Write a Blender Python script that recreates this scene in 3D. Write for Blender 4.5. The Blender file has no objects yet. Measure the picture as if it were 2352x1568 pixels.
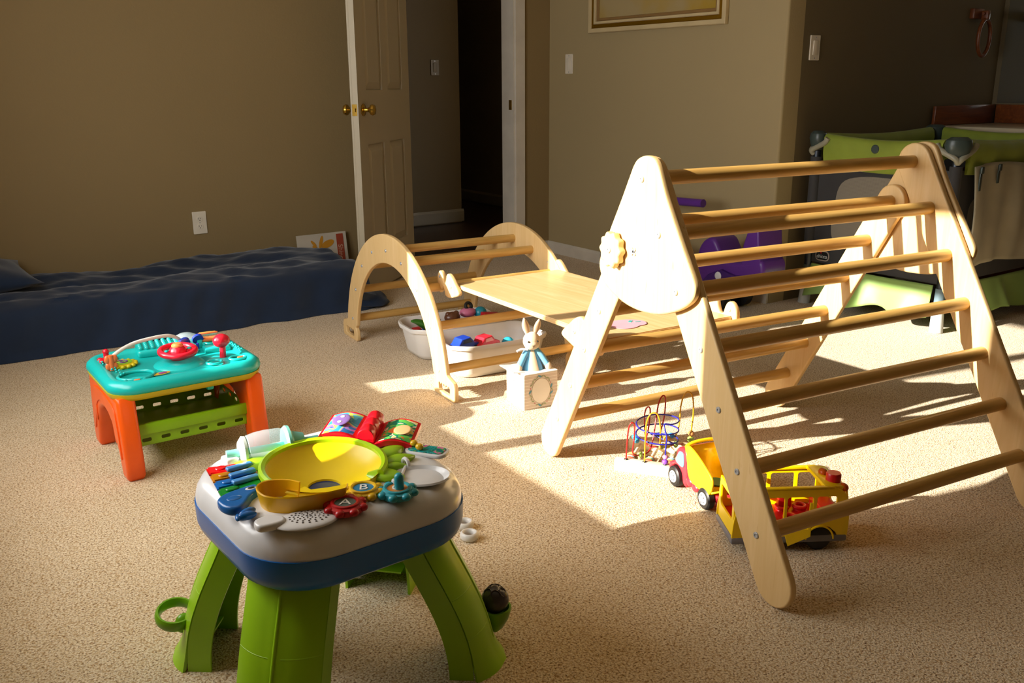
import bpy, bmesh, math, random
from mathutils import Vector, Matrix
random.seed(7)
PI = math.pi
SC = bpy.context.scene
COL = SC.collection

# ------------------------------------------------------------------ camera
F_PX = 2100.0
PITCH = math.atan(596 / F_PX)
YAW = math.atan(1506 / math.hypot(F_PX, 596))
ROLL = math.atan(40 / 7400.0)
CAMZ = 1.10
fw = Vector((math.sin(YAW) * math.cos(PITCH), math.cos(YAW) * math.cos(PITCH), -math.sin(PITCH)))
rt = Vector((math.cos(YAW), -math.sin(YAW), 0))
up = rt.cross(fw)
c_, s_ = math.cos(ROLL), math.sin(ROLL)
R_ = c_ * rt - s_ * up
U_ = c_ * up + s_ * rt
if R_.z > 0:
    R_ = c_ * rt + s_ * up
    U_ = c_ * up - s_ * rt
cam = bpy.data.cameras.new('camera')
cam.sensor_width = 36
cam.lens = 36 * F_PX / 2352
cam.clip_start = 0.02
camo = bpy.data.objects.new('camera', cam)
COL.objects.link(camo)
camo.matrix_world = Matrix(((R_.x, U_.x, -fw.x, 0), (R_.y, U_.y, -fw.y, 0), (R_.z, U_.z, -fw.z, CAMZ), (0, 0, 0, 1)))
SC.camera = camo

# ------------------------------------------------------------------ light
SC.view_settings.view_transform = 'Standard'
SC.view_settings.look = 'None'
SC.view_settings.gamma = 1
SC.view_settings.use_curve_mapping = False
SC.view_settings.exposure = 0.45
w = bpy.data.worlds.new('World')
SC.world = w
w.use_nodes = True
bg = w.node_tree.nodes['Background']
bg.inputs[0].default_value = (1.0, 0.985, 0.96, 1)
bg.inputs[1].default_value = 6.4
sun = bpy.data.lights.new('sun', 'SUN')
sun.energy = 11.5
sun.color = (1.0, 0.93, 0.80)
sun.angle = math.radians(0.6)
suno = bpy.data.objects.new('sun', sun)
COL.objects.link(suno)
SUN_DIR = Vector((2.461, -0.487, -1.0)).normalized()
suno.rotation_euler = SUN_DIR.to_track_quat('-Z', 'Y').to_euler()
suno.location = (-3, 3, 3)
WX = -0.15                       # the window wall
WY0, WY1, WZ0, WZ1 = 1.70, 3.39, 0.63, 1.84
por = bpy.data.lights.new('window_portal', 'AREA')
por.shape = 'RECTANGLE'
por.size = WZ1 - WZ0
por.size_y = WY1 - WY0
por.cycles.is_portal = True
poro = bpy.data.objects.new('window_portal', por)
COL.objects.link(poro)
poro.location = (WX - 0.02, (WY0 + WY1) / 2, (WZ0 + WZ1) / 2)
poro.rotation_euler = (0, -PI / 2, 0)

# ------------------------------------------------------------------ materials
def srgb(h):
    h = h.lstrip('#')
    v = [int(h[i:i + 2], 16) / 255 for i in (0, 2, 4)]
    return tuple(x / 12.92 if x <= .04045 else ((x + .055) / 1.055) ** 2.4 for x in v) + (1,)

def base_mat(name):
    m = bpy.data.materials.new(name)
    m.use_nodes = True
    return m, m.node_tree.nodes, m.node_tree.links, m.node_tree.nodes['Principled BSDF']

def tex_coord(n, l, scale=(1, 1, 1), kind='Object'):
    tc = n.new('ShaderNodeTexCoord')
    mp = n.new('ShaderNodeMapping')
    mp.inputs['Scale'].default_value = scale
    l.new(tc.outputs[kind], mp.inputs['Vector'])
    return mp.outputs['Vector']

def ramp(n, l, src, stops):
    r = n.new('ShaderNodeValToRGB')
    cr = r.color_ramp
    cr.elements[0].position = stops[0][0]
    cr.elements[0].color = stops[0][1]
    cr.elements[1].position = stops[-1][0]
    cr.elements[1].color = stops[-1][1]
    for p, c in stops[1:-1]:
        e = cr.elements.new(p)
        e.color = c
    l.new(src, r.inputs[0])
    return r.outputs[0]

def noise(n, l, vec, scale, detail=3, rough=.5, dist=0.):
    t = n.new('ShaderNodeTexNoise')
    t.inputs['Scale'].default_value = scale
    t.inputs['Detail'].default_value = detail
    t.inputs['Roughness'].default_value = rough
    t.inputs['Distortion'].default_value = dist
    l.new(vec, t.inputs['Vector'])
    return t

def bump(n, l, h, bsdf, strength, dist):
    b = n.new('ShaderNodeBump')
    b.inputs['Strength'].default_value = strength
    b.inputs['Distance'].default_value = dist
    l.new(h, b.inputs['Height'])
    l.new(b.outputs[0], bsdf.inputs['Normal'])
    return b

def plastic(name, hexc, rough=.32, var=.05, trans=0., spec=.5, coat=0., sss=0.):
    m, n, l, b = base_mat(name)
    c = srgb(hexc)
    v = tex_coord(n, l)
    t = noise(n, l, v, 9, 2)
    lo = tuple(x * (1 - var) for x in c[:3]) + (1,)
    hi = tuple(min(1, x * (1 + var)) for x in c[:3]) + (1,)
    l.new(ramp(n, l, t.outputs['Fac'], [(.35, lo), (.65, hi)]), b.inputs['Base Color'])
    b.inputs['Roughness'].default_value = rough
    b.inputs['Specular IOR Level'].default_value = spec
    if trans:
        b.inputs['Transmission Weight'].default_value = trans
        b.inputs['IOR'].default_value = 1.3
    if coat:
        b.inputs['Coat Weight'].default_value = coat
        b.inputs['Coat Roughness'].default_value = .08
    return m

def fabric(name, hexc, scale=900, strength=.25, rough=.9, var=.12, sheen=.2):
    m, n, l, b = base_mat(name)
    c = srgb(hexc)
    v = tex_coord(n, l)
    t = noise(n, l, v, scale, 2)
    t2 = noise(n, l, v, 7, 3)
    lo = tuple(x * (1 - var) for x in c[:3]) + (1,)
    hi = tuple(min(1, x * (1 + var)) for x in c[:3]) + (1,)
    l.new(ramp(n, l, t2.outputs['Fac'], [(.3, lo), (.7, hi)]), b.inputs['Base Color'])
    b.inputs['Roughness'].default_value = rough
    b.inputs['Sheen Weight'].default_value = sheen
    b.inputs['Specular IOR Level'].default_value = .2
    bump(n, l, t.outputs['Fac'], b, strength, .0006)
    return m

def wood(name, c0, c1, c2, axis='y', rough=.42, scale=1., fleck=True):
    m, n, l, b = base_mat(name)
    s = {'x': (.9, 14, 14), 'y': (14, .9, 14), 'z': (14, 14, .9)}[axis]
    v = tex_coord(n, l, tuple(k * scale for k in s))
    t = noise(n, l, v, 3.0, 5, .6, 1.3)
    col = ramp(n, l, t.outputs['Fac'], [(.30, srgb(c0)), (.5, srgb(c1)), (.68, srgb(c2))])
    if fleck:
        s2 = {'x': (5, 60, 60), 'y': (60, 5, 60), 'z': (60, 60, 5)}[axis]
        v2 = tex_coord(n, l, s2)
        t2 = noise(n, l, v2, 1.0, 2, .5, 2.5)
        r2 = ramp(n, l, t2.outputs['Fac'], [(.69, (1, 1, 1, 1)), (.76, (.72, .55, .38, 1))])
        mx = n.new('ShaderNodeMix')
        mx.data_type = 'RGBA'
        mx.blend_type = 'MULTIPLY'
        mx.inputs[0].default_value = .5
        l.new(col, mx.inputs[6])
        l.new(r2, mx.inputs[7])
        col = mx.outputs[2]
    l.new(col, b.inputs['Base Color'])
    b.inputs['Roughness'].default_value = rough
    bump(n, l, t.outputs['Fac'], b, .08, .001)
    return m

def metal(name, hexc, rough=.3):
    m, n, l, b = base_mat(name)
    v = tex_coord(n, l)
    t = noise(n, l, v, 200, 2)
    c = srgb(hexc)
    l.new(ramp(n, l, t.outputs['Fac'], [(.3, tuple(x * .9 for x in c[:3]) + (1,)), (.7, c)]), b.inputs['Base Color'])
    b.inputs['Metallic'].default_value = .9 if name != 'zinc_bolt' else .35
    b.inputs['Roughness'].default_value = rough
    return m

def wall_mat(name, hexc):
    m, n, l, b = base_mat(name)
    c = srgb(hexc)
    v = tex_coord(n, l)
    t = noise(n, l, v, 120, 4, .6)
    t2 = noise(n, l, v, 1.2, 2)
    l.new(ramp(n, l, t2.outputs['Fac'], [(.3, tuple(x * .96 for x in c[:3]) + (1,)), (.7, c)]), b.inputs['Base Color'])
    b.inputs['Roughness'].default_value = .75
    bump(n, l, t.outputs['Fac'], b, .25, .0025)
    return m

def carpet_mat():
    m, n, l, b = base_mat('carpet')
    v = tex_coord(n, l)
    w1 = noise(n, l, v, 60, 2, .5)
    vm = n.new('ShaderNodeMix'); vm.data_type = 'VECTOR'; vm.inputs[0].default_value = .012
    l.new(v, vm.inputs[4]); l.new(w1.outputs['Color'], vm.inputs[5])
    vo = n.new('ShaderNodeTexVoronoi')
    vo.inputs['Scale'].default_value = 230
    l.new(vm.outputs[1], vo.inputs['Vector'])
    t = noise(n, l, v, 210, 2, .55)
    t3 = noise(n, l, v, 2.5, 3)
    tuft = ramp(n, l, vo.outputs['Distance'], [(.10, srgb('#efe1c8')), (.45, srgb('#e4d2b2')), (.68, srgb('#d2b890')), (.88, srgb('#b4946a'))])
    fib = ramp(n, l, t.outputs['Fac'], [(.33, (.30, .22, .15, 1)), (.42, (.78, .72, .66, 1)), (.52, (.97, .95, .93, 1)), (.68, (1.05, 1.04, 1.03, 1))])
    mx = n.new('ShaderNodeMix'); mx.data_type = 'RGBA'; mx.blend_type = 'MULTIPLY'; mx.inputs[0].default_value = 1
    l.new(tuft, mx.inputs[6]); l.new(fib, mx.inputs[7])
    m2 = n.new('ShaderNodeMix'); m2.data_type = 'RGBA'; m2.blend_type = 'MULTIPLY'; m2.inputs[0].default_value = 1
    l.new(mx.outputs[2], m2.inputs[6])
    l.new(ramp(n, l, t3.outputs['Fac'], [(.3, (.90, .89, .87, 1)), (.7, (1, 1, 1, 1))]), m2.inputs[7])
    l.new(m2.outputs[2], b.inputs['Base Color'])
    b.inputs['Roughness'].default_value = 1
    b.inputs['Specular IOR Level'].default_value = .05
    b.inputs['Sheen Weight'].default_value = .2
    ad = n.new('ShaderNodeMath'); ad.operation = 'SUBTRACT'
    sc = n.new('ShaderNodeMath'); sc.operation = 'MULTIPLY'; sc.inputs[1].default_value = .6
    l.new(t.outputs['Fac'], sc.inputs[0])
    l.new(sc.outputs[0], ad.inputs[0]); l.new(vo.outputs['Distance'], ad.inputs[1])
    bump(n, l, ad.outputs[0], b, .45, .004)
    return m

M = {}
M['carpet'] = carpet_mat()
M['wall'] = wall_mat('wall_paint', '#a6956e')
M['wall_left'] = wall_mat('wall_paint_shaded', '#8d7850')  # back wall's paint darkened: weaker light on this side is in the colour
M['hallwall_shaded'] = wall_mat('hall_paint_shaded', '#4f4128')  # light falling off into the hall is painted into this darker colour
M['wall_shaded'] = wall_mat('alcove_wall_shaded', '#6d6045')  # same wall turning the corner, shade from grazing window light painted in
M['ceiling'] = wall_mat('ceiling_paint', '#d8ccb4')
M['trim'] = plastic('white_trim_paint', '#cfc8bb', .4)
M['door'] = plastic('door_paint', '#b8ad94', .4, var=.01)
M['halltrim_shaded'] = plastic('hall_trim_shaded', '#5c5240', .45)  # trim colour darkened to hold the hall's shade
M['darkfloor'] = wood('dark_hall_floor', '#1a0f08', '#24150c', '#2e1c10', 'x', .35, .5, False)
M['ply'] = wood('birch_plywood', '#d8b47a', '#dcba82', '#e1c08b', 'z', .42)
M['ply_y'] = wood('birch_plywood_board', '#d2ac74', '#d9b480', '#e0bf90', 'y', .30)
M['rung'] = wood('beech_rung', '#bd924c', '#cca25a', '#d9b068', 'x', .33, 1., False)
M['pale'] = wood('pale_pine', '#e6d2ac', '#eedbb8', '#f4e5c8', 'x', .5, 2., False)
M['steel'] = metal('zinc_bolt', '#b9bcc0', .25)
M['brass'] = metal('brass', '#b8923c', .18)
M['darkhole'] = plastic('dark_recess', '#15130f', .8)

# ------------------------------------------------------------------ mesh helpers
def link(name, me, mat=None, parent=None, smooth=35):
    o = bpy.data.objects.new(name, me)
    COL.objects.link(o)
    if parent is not None:
        o.parent = parent
    mats = mat if isinstance(mat, (list, tuple)) else [mat]
    for m_ in mats:
        if m_ is not None:
            me.materials.append(m_ if not isinstance(m_, str) else M[m_])
    if smooth:
        for p in me.polygons:
            p.use_smooth = True
        me.set_sharp_from_angle(angle=math.radians(smooth))
    return o

def obj(name, bm, mat, parent=None, smooth=35):
    me = bpy.data.meshes.new(name)
    bmesh.ops.recalc_face_normals(bm, faces=bm.faces)
    bm.to_mesh(me)
    bm.free()
    return link(name, me, mat, parent, smooth)

def BM():
    return bmesh.new()

def tag(o, label=None, cat=None, group=None, kind=None):
    if label: o['label'] = label
    if cat: o['category'] = cat
    if group: o['group'] = group
    if kind: o['kind'] = kind
    return o

def thing(name, label, cat, loc=(0, 0, 0), rz=0, group=None):
    o = bpy.data.objects.new(name, None)
    o.empty_display_size = .05
    COL.objects.link(o)
    o.location = loc
    o.rotation_euler = (0, 0, rz)
    return tag(o, label, cat, group)

def xf(verts, mat):
    for v in verts:
        v.co = mat @ v.co

def box(bm, c, s, rot=None, bev=0., seg=2):
    r = bmesh.ops.create_cube(bm, size=1)
    vs = r['verts']
    m = Matrix.Translation(c) @ (rot.to_4x4() if rot else Matrix.Identity(4)) @ Matrix.Diagonal((s[0], s[1], s[2], 1))
    xf(vs, m)
    if bev:
        es = list({e for v in vs for e in v.link_edges})
        bmesh.ops.bevel(bm, geom=es, offset=bev, segments=seg, affect='EDGES', profile=.5)
    return bm

def cyl(bm, p0, p1, r0, r1=None, seg=24, caps=True):
    p0, p1 = Vector(p0), Vector(p1)
    r1 = r0 if r1 is None else r1
    d = p1 - p0
    q = d.to_track_quat('Z', 'Y').to_matrix().to_4x4()
    r = bmesh.ops.create_cone(bm, cap_ends=caps, segments=seg, radius1=r0, radius2=r1, depth=d.length)
    xf(r['verts'], Matrix.Translation((p0 + p1) / 2) @ q)
    return bm

def ball(bm, c, r, s=(1, 1, 1), rot=None, seg=20):
    g = bmesh.ops.create_uvsphere(bm, u_segments=seg, v_segments=max(8, seg // 2), radius=r)
    m = Matrix.Translation(c) @ (rot.to_4x4() if rot else Matrix.Identity(4)) @ Matrix.Diagonal((s[0], s[1], s[2], 1))
    xf(g['verts'], m)
    return bm

def lathe(bm, prof, seg=32, mat=None, close=False):
    """prof: list of (r, z), revolved about z."""
    rings = []
    for r, z in prof:
        if r < 1e-6:
            rings.append([bm.verts.new((0, 0, z))])
        else:
            rings.append([bm.verts.new((r * math.cos(2 * PI * i / seg), r * math.sin(2 * PI * i / seg), z)) for i in range(seg)])
    allv = [v for g in rings for v in g]
    for a, b in zip(rings[:-1], rings[1:]):
        for i in range(seg):
            j = (i + 1) % seg
            if len(a) == 1 and len(b) == 1:
                continue
            if len(a) == 1:
                bm.faces.new((a[0], b[i], b[j]))
            elif len(b) == 1:
                bm.faces.new((a[i], a[j], b[0]))
            else:
                bm.faces.new((a[i], a[j], b[j], b[i]))
    if mat is not None:
        xf(allv, mat)
    return bm

def torus(bm, c, R, r, rot=None, seg=36, sg=12, s=(1, 1, 1)):
    rings = []
    m = Matrix.Translation(c) @ (rot.to_4x4() if rot else Matrix.Identity(4)) @ Matrix.Diagonal((s[0], s[1], s[2], 1))
    for i in range(seg):
        a = 2 * PI * i / seg
        rings.append([bm.verts.new(m @ Vector(((R + r * math.cos(2 * PI * j / sg)) * math.cos(a), (R + r * math.cos(2 * PI * j / sg)) * math.sin(a), r * math.sin(2 * PI * j / sg)))) for j in range(sg)])
    for i in range(seg):
        a, b = rings[i], rings[(i + 1) % seg]
        for j in range(sg):
            k = (j + 1) % sg
            bm.faces.new((a[j], b[j], b[k], a[k]))
    return bm

def smooth_loop(pts, k=6, closed=True):
    P = [Vector(p) for p in pts]
    n = len(P)
    out = []
    rng = range(n) if closed else range(n - 1)
    for i in rng:
        p0 = P[(i - 1) % n] if closed or i > 0 else P[0]
        p1 = P[i]
        p2 = P[(i + 1) % n]
        p3 = P[(i + 2) % n] if closed or i < n - 2 else P[-1]
        for j in range(k):
            t = j / k
            out.append(.5 * ((2 * p1) + (-p0 + p2) * t + (2 * p0 - 5 * p1 + 4 * p2 - p3) * t * t + (-p0 + 3 * p1 - 3 * p2 + p3) * t ** 3))
    if not closed:
        out.append(P[-1])
    return out

def curve_mesh(cu):
    o = bpy.data.objects.new('tmp', cu)
    COL.objects.link(o)
    bpy.context.view_layer.update()
    me = bpy.data.meshes.new_from_object(o.evaluated_get(bpy.context.evaluated_depsgraph_get()))
    bpy.data.objects.remove(o)
    bpy.data.curves.remove(cu)
    return me

def plate_mesh(loops, thick, bev=.003, seg=2):
    """Flat filled outline (first loop outer, others holes) in XY, thickness along Z centred on 0."""
    cu = bpy.data.curves.new('tmp', 'CURVE')
    cu.dimensions = '2D'
    cu.fill_mode = 'BOTH'
    cu.extrude = thick / 2 - bev
    cu.bevel_depth = bev
    cu.bevel_resolution = seg
    cu.offset = -bev
    for lp in loops:
        sp = cu.splines.new('POLY')
        sp.points.add(len(lp) - 1)
        for p, q in zip(sp.points, lp):
            p.co = (q[0], q[1], 0, 1)
        sp.use_cyclic_u = True
    return curve_mesh(cu)

YZX = Matrix(((0, 0, 1, 0), (1, 0, 0, 0), (0, 1, 0, 0), (0, 0, 0, 1)))   # (u,v,w) -> x=w y=u z=v
XZY = Matrix(((1, 0, 0, 0), (0, 0, -1, 0), (0, 1, 0, 0), (0, 0, 0, 1)))  # (u,v,w) -> x=u z=v y=-w

def plate(name, loops, thick, mat, parent=None, frame=None, off=(0, 0, 0), bev=.003, seg=2, smooth=35):
    me = plate_mesh(loops, thick, bev, seg)
    m = Matrix.Translation(off) @ (frame if frame is not None else Matrix.Identity(4))
    me.transform(m)
    return link(name, me, mat, parent, smooth)

def tube_mesh(pts, r, closed=False, res=5, k=0):
    if k:
        pts = smooth_loop(pts, k, closed)
    cu = bpy.data.curves.new('tmp', 'CURVE')
    cu.dimensions = '3D'
    cu.bevel_depth = r
    cu.bevel_resolution = res
    cu.use_fill_caps = True
    sp = cu.splines.new('POLY')
    sp.points.add(len(pts) - 1)
    for p, q in zip(sp.points, pts):
        p.co = (q[0], q[1], q[2], 1)
    sp.use_cyclic_u = closed
    return curve_mesh(cu)

def tube(name, pts, r, mat, parent=None, closed=False, k=0, res=5):
    return link(name, tube_mesh(pts, r, closed, res, k), mat, parent, 60)

def text(name, s, size, mat, parent, mat4, extrude=.0006, width=None):
    cu = bpy.data.curves.new('tmp', 'FONT')
    cu.body = s
    cu.size = size
    cu.align_x = 'CENTER'
    cu.align_y = 'CENTER'
    cu.extrude = extrude
    me = curve_mesh(cu)
    if width:
        xs = [v.co.x for v in me.vertices]
        f = width / (max(xs) - min(xs))
        me.transform(Matrix.Diagonal((f, 1, 1, 1)))
    me.transform(mat4)
    return link(name, me, mat, parent, 0)

def rrect(cx, cy, w_, h_, r, seg=6, rot=0):
    out = []
    for sx, sy, a0 in ((1, 1, 0), (-1, 1, PI / 2), (-1, -1, PI), (1, -1, 1.5 * PI)):
        ox, oy = sx * (w_ / 2 - r), sy * (h_ / 2 - r)
        for i in range(seg + 1):
            a = a0 + PI / 2 * i / seg
            out.append((ox + r * math.cos(a), oy + r * math.sin(a)))
    c, s = math.cos(rot), math.sin(rot)
    return [(cx + x * c - y * s, cy + x * s + y * c) for x, y in out]

def circ(cx, cy, r, seg=20, ry=None):
    ry = r if ry is None else ry
    return [(cx + r * math.cos(2 * PI * i / seg), cy + ry * math.sin(2 * PI * i / seg)) for i in range(seg)]

def stadium(p0, p1, r, seg=10, r1=None):
    """outline of a board with round ends between two centres"""
    r1 = r if r1 is None else r1
    a = math.atan2(p1[1] - p0[1], p1[0] - p0[0])
    out = []
    for i in range(seg + 1):
        t = a - PI / 2 + PI * i / seg
        out.append((p1[0] + r1 * math.cos(t), p1[1] + r1 * math.sin(t)))
    for i in range(seg + 1):
        t = a + PI / 2 + PI * i / seg
        out.append((p0[0] + r * math.cos(t), p0[1] + r * math.sin(t)))
    return out

def rings_mesh(bm, rings, cap0=False, cap1=False):
    """skin a list of equal-length closed rings of points"""
    vr = [[bm.verts.new(p) for p in rg] for rg in rings]
    n = len(vr[0])
    for a, b in zip(vr[:-1], vr[1:]):
        for i in range(n):
            j = (i + 1) % n
            bm.faces.new((a[i], a[j], b[j], b[i]))
    if cap0: bm.faces.new(vr[0][::-1])
    if cap1: bm.faces.new(vr[-1])
    return bm

def copy_tree(o, parent=None):
    c = o.copy()
    COL.objects.link(c)
    c.parent = parent
    for ch in list(o.children):
        copy_tree(ch, c)
    return c

def bolt(parent, pos, axis, r=.0075, name='bolt'):
    """cap bolt with hex socket, axis points outward"""
    a = Vector(axis).normalized()
    q = a.to_track_quat('Z', 'Y').to_matrix().to_4x4()
    bm = BM()
    lathe(bm, [(.0, .0012), (r * .38, .0012), (r * .42, .0030), (r * .8, .0032), (r, .0018), (r, -.001), (0, -.001)], 18, Matrix.Translation(pos) @ q)
    return obj(name, bm, 'steel', parent)

def struct(o, kind='structure'):
    o['kind'] = kind
    return o

# ------------------------------------------------------------------ the room
LX1 = 3.67      # picture wall
LY = 4.88       # left (door) wall
CY = 3.01       # corner where the alcove begins
AX = 5.57       # mirror wall
bm = BM(); box(bm, (2.7, 1.5, -.03), (5.9, 7.0, .06)); struct(obj('floor', bm, 'carpet', smooth=0))
bm = BM(); box(bm, (2.7, 3.2, 2.46), (6.2, 10.6, .06)); struct(obj('ceiling', bm, 'ceiling', smooth=0))
bm = BM(); box(bm, (3.9, 6.6, -.04), (6.0, 3.4, .06)); o = struct(obj('floor', bm, 'darkfloor', smooth=0))
bm = BM()
box(bm, ((-.25 + 2.60) / 2, LY + .06, 1.2), (2.85, .12, 2.52))
box(bm, ((3.40 + LX1 + .12) / 2, LY + .06, 1.2), (LX1 + .12 - 3.40, .12, 2.52))
box(bm, (3.0, LY + .06, 2.25), (.8, .12, .42))
struct(obj('wall_left', bm, 'wall_left', smooth=0))
bm = BM()
rc = .014
prf = [(LX1, LY), (LX1, CY + rc)] + [(LX1 + rc - rc * math.cos(q), CY + rc - rc * math.sin(q)) for q in [PI / 2 * k / 6 for k in range(1, 7)]] + [(LX1 + .12, CY), (LX1 + .12, LY)]
rings_mesh(bm, [[(x, y, -.06) for x, y in prf], [(x, y, 2.46) for x, y in prf]], True, True)
struct(obj('wall_back', bm, 'wall', smooth=30))
bm = BM(); box(bm, ((LX1 + .12 + AX) / 2, CY + .06, 1.2), (AX - LX1 - .12, .12, 2.52)); struct(obj('wall_alcove', bm, 'wall_shaded', smooth=0))
bm = BM(); box(bm, (AX + .06, 0.5, 1.2), (.12, 5.1, 2.52)); struct(obj('wall_mirror', bm, 'wall_shaded', smooth=0))
bm = BM(); box(bm, (2.7, -1.96, 1.2), (5.9, .12, 2.52)); struct(obj('wall_front', bm, 'wall', smooth=0))
# window wall with opening
bm = BM()
box(bm, (WX - .06, (-2.0 + WY0) / 2, 1.2), (.12, WY0 + 2.0, 2.52))
box(bm, (WX - .06, (WY1 + 5.0) / 2, 1.2), (.12, 5.0 - WY1, 2.52))
box(bm, (WX - .06, (WY0 + WY1) / 2, (WZ0 - .03) / 2 - .015), (.12, WY1 - WY0, WZ0 + .03))
box(bm, (WX - .06, (WY0 + WY1) / 2, (WZ1 + 2.46) / 2), (.12, WY1 - WY0, 2.46 - WZ1))
struct(obj('wall_window', bm, 'wall', smooth=0))
win = struct(obj('window_1', box(BM(), (WX - .06, 2.565, (WZ0 + WZ1) / 2), (.04, .065, WZ1 - WZ0)), 'trim', smooth=0))
bm = BM()
for y in (WY0 + .012, WY1 - .012):
    box(bm, (WX - .06, y, (WZ0 + WZ1) / 2), (.05, .024, WZ1 - WZ0))
for z in (WZ0 + .012, WZ1 - .012):
    box(bm, (WX - .06, (WY0 + WY1) / 2, z), (.05, WY1 - WY0, .024))
obj('window_frame', bm, 'trim', win, smooth=0)

# hall beyond the door
bm = BM(); box(bm, ((1.9 + 3.94) / 2, 6.43 + .06, 1.2), (3.94 - 1.9, .12, 2.52)); struct(obj('wall_hall', bm, 'hallwall_shaded', smooth=0))
bm = BM(); box(bm, (4.72 + .06, 6.6, 1.2), (.12, 3.4, 2.52)); struct(obj('wall_hall_far', bm, 'hallwall_shaded', smooth=0))
bm = BM(); box(bm, (3.4, 8.3, 1.2), (3.2, .12, 2.52)); struct(obj('wall_hall_end', bm, 'hallwall_shaded', smooth=0))
bm = BM(); box(bm, (1.9, 5.7, 1.2), (.12, 1.6, 2.52)); struct(obj('wall_hall_side', bm, 'hallwall_shaded', smooth=0))
bm = BM(); box(bm, (3.88, 7.4, 1.2), (.12, 1.7, 2.52)); struct(obj('wall_hall_return', bm, 'hallwall_shaded', smooth=0))

def baseboard(name, p0, p1, nrm, h=.075, t=.014, mat='trim'):
    p0, p1, nrm = Vector(p0), Vector(p1), Vector(nrm)
    prof = [(0, 0), (t, 0), (t, h - .018), (t * .6, h - .008), (t * .35, h), (0, h)]
    bm = BM()
    A = [bm.verts.new(p0 + nrm * a + Vector((0, 0, b))) for a, b in prof]
    B = [bm.verts.new(p1 + nrm * a + Vector((0, 0, b))) for a, b in prof]
    for i in range(len(prof)):
        j = (i + 1) % len(prof)
        bm.faces.new((A[i], A[j], B[j], B[i]))
    bm.faces.new(A[::-1]); bm.faces.new(B)
    return struct(obj(name, bm, mat, smooth=0))
baseboard('baseboard_back', (LX1, CY, 0), (LX1, LY, 0), (-1, 0, 0))
baseboard('baseboard_left', (-.14, LY, 0), (2.54, LY, 0), (0, -1, 0))
baseboard('baseboard_door', (3.475, LY, 0), (LX1, LY, 0), (0, -1, 0))
baseboard('baseboard_hall', (1.97, 6.43, 0), (3.955, 6.43, 0), (0, -1, 0), h=.10, mat='halltrim_shaded')
baseboard('baseboard_far', (4.72, 5.0, 0), (4.72, 8.2, 0), (-1, 0, 0), h=.10, mat='halltrim_shaded')
# door casing
bm = BM()
box(bm, (3.43, LY - .008, 1.03), (.075, .018, 2.06), bev=.004)
box(bm, (2.57, LY - .008, 1.03), (.06, .018, 2.06), bev=.004)
box(bm, (3.0, LY - .008, 2.09), (.94, .018, .06), bev=.004)
box(bm, (3.395, LY + .06, 1.02), (.02, .13, 2.04))
box(bm, (2.605, LY + .06, 1.02), (.014, .13, 2.04))
box(bm, (3.0, LY + .06, 2.045), (.8, .13, .02))
struct(obj('trim_1', bm, 'trim', smooth=0))
bm = BM(); box(bm, (3.384, LY + .03, .96), (.003, .03, .06)); box(bm, (3.3835, LY + .03, .96), (.004, .012, .02)); o = obj('strike_plate', bm, 'brass', bpy.data.objects['trim_1'])

# door leaf, swung open into the room
HX, HY = 2.617, 4.862
FX, FY = 2.044, 4.348
dang = math.atan2(FY - HY, FX - HX)
door = struct(thing('door_1', None, None, (HX, HY, .012), dang))
DW, DH = .765, 2.02
def door_half(sign):
    # panels: 2 columns x 3 rows of raised mouldings
    bm = BM()
    return bm
bm = BM(); box(bm, (DW / 2, 0, DH / 2), (DW - .002, .018, DH - .002)); dp = obj('door_panel', bm, 'door', door, smooth=0)
bm = BM()
cols = [(.115, .345), (.425, .655)]
rows = [(.22, .78), (1.05, 1.62), (1.71, 1.91)]
for side in (1, -1):
    yy = side * .0145
    # stiles and rails
    for a, b in [(0, .115), (.345, .425), (.655, DW)]:
        box(bm, ((a + b) / 2, yy, DH / 2), (b - a, .011, DH))
    for a, b in [(0, .22), (.78, 1.05), (1.62, 1.71), (1.91, DH)]:
        for c0, c1 in cols:
            box(bm, ((c0 + c1) / 2, yy, (a + b) / 2), (c1 - c0, .011, b - a))
    for c0, c1 in cols:
        for r0, r1 in rows:
            m_ = .040
            q = [bm.verts.new(p) for p in ((c0 + .006, side * .0095, r0 + .006), (c1 - .006, side * .0095, r0 + .006), (c1 - .006, side * .0095, r1 - .006), (c0 + .006, side * .0095, r1 - .006))]
            q2 = [bm.verts.new(p) for p in ((c0 + m_, side * .0195, r0 + m_), (c1 - m_, side * .0195, r0 + m_), (c1 - m_, side * .0195, r1 - m_), (c0 + m_, side * .0195, r1 - m_))]
            for i in range(4):
                j = (i + 1) % 4
                bm.faces.new((q[i], q[j], q2[j], q2[i]))
            bm.faces.new(q2)
obj('moulding', bm, 'door', door, smooth=0)
for side in (1, -1):
    bm = BM()
    Mx = Matrix.Translation((DW - .062, side * .020, .955)) @ Matrix.Rotation(-side * PI / 2, 4, 'X')
    lathe(bm, [(0, 0), (.031, 0), (.031, .004), (.026, .008), (.012, .012), (.010, .028), (.016, .036), (.026, .044), (.028, .052), (.024, .062), (.012, .067), (0, .068)], 28, Mx)
    tag(obj('door_knob', bm, 'brass', door), 'round brass knob')
bm = BM(); box(bm, (DW, 0, .955), (.003, .026, .057)); box(bm, (DW + .004, 0, .955), (.012, .012, .018)); obj('latch_plate', bm, 'brass', door, smooth=0)

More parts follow.
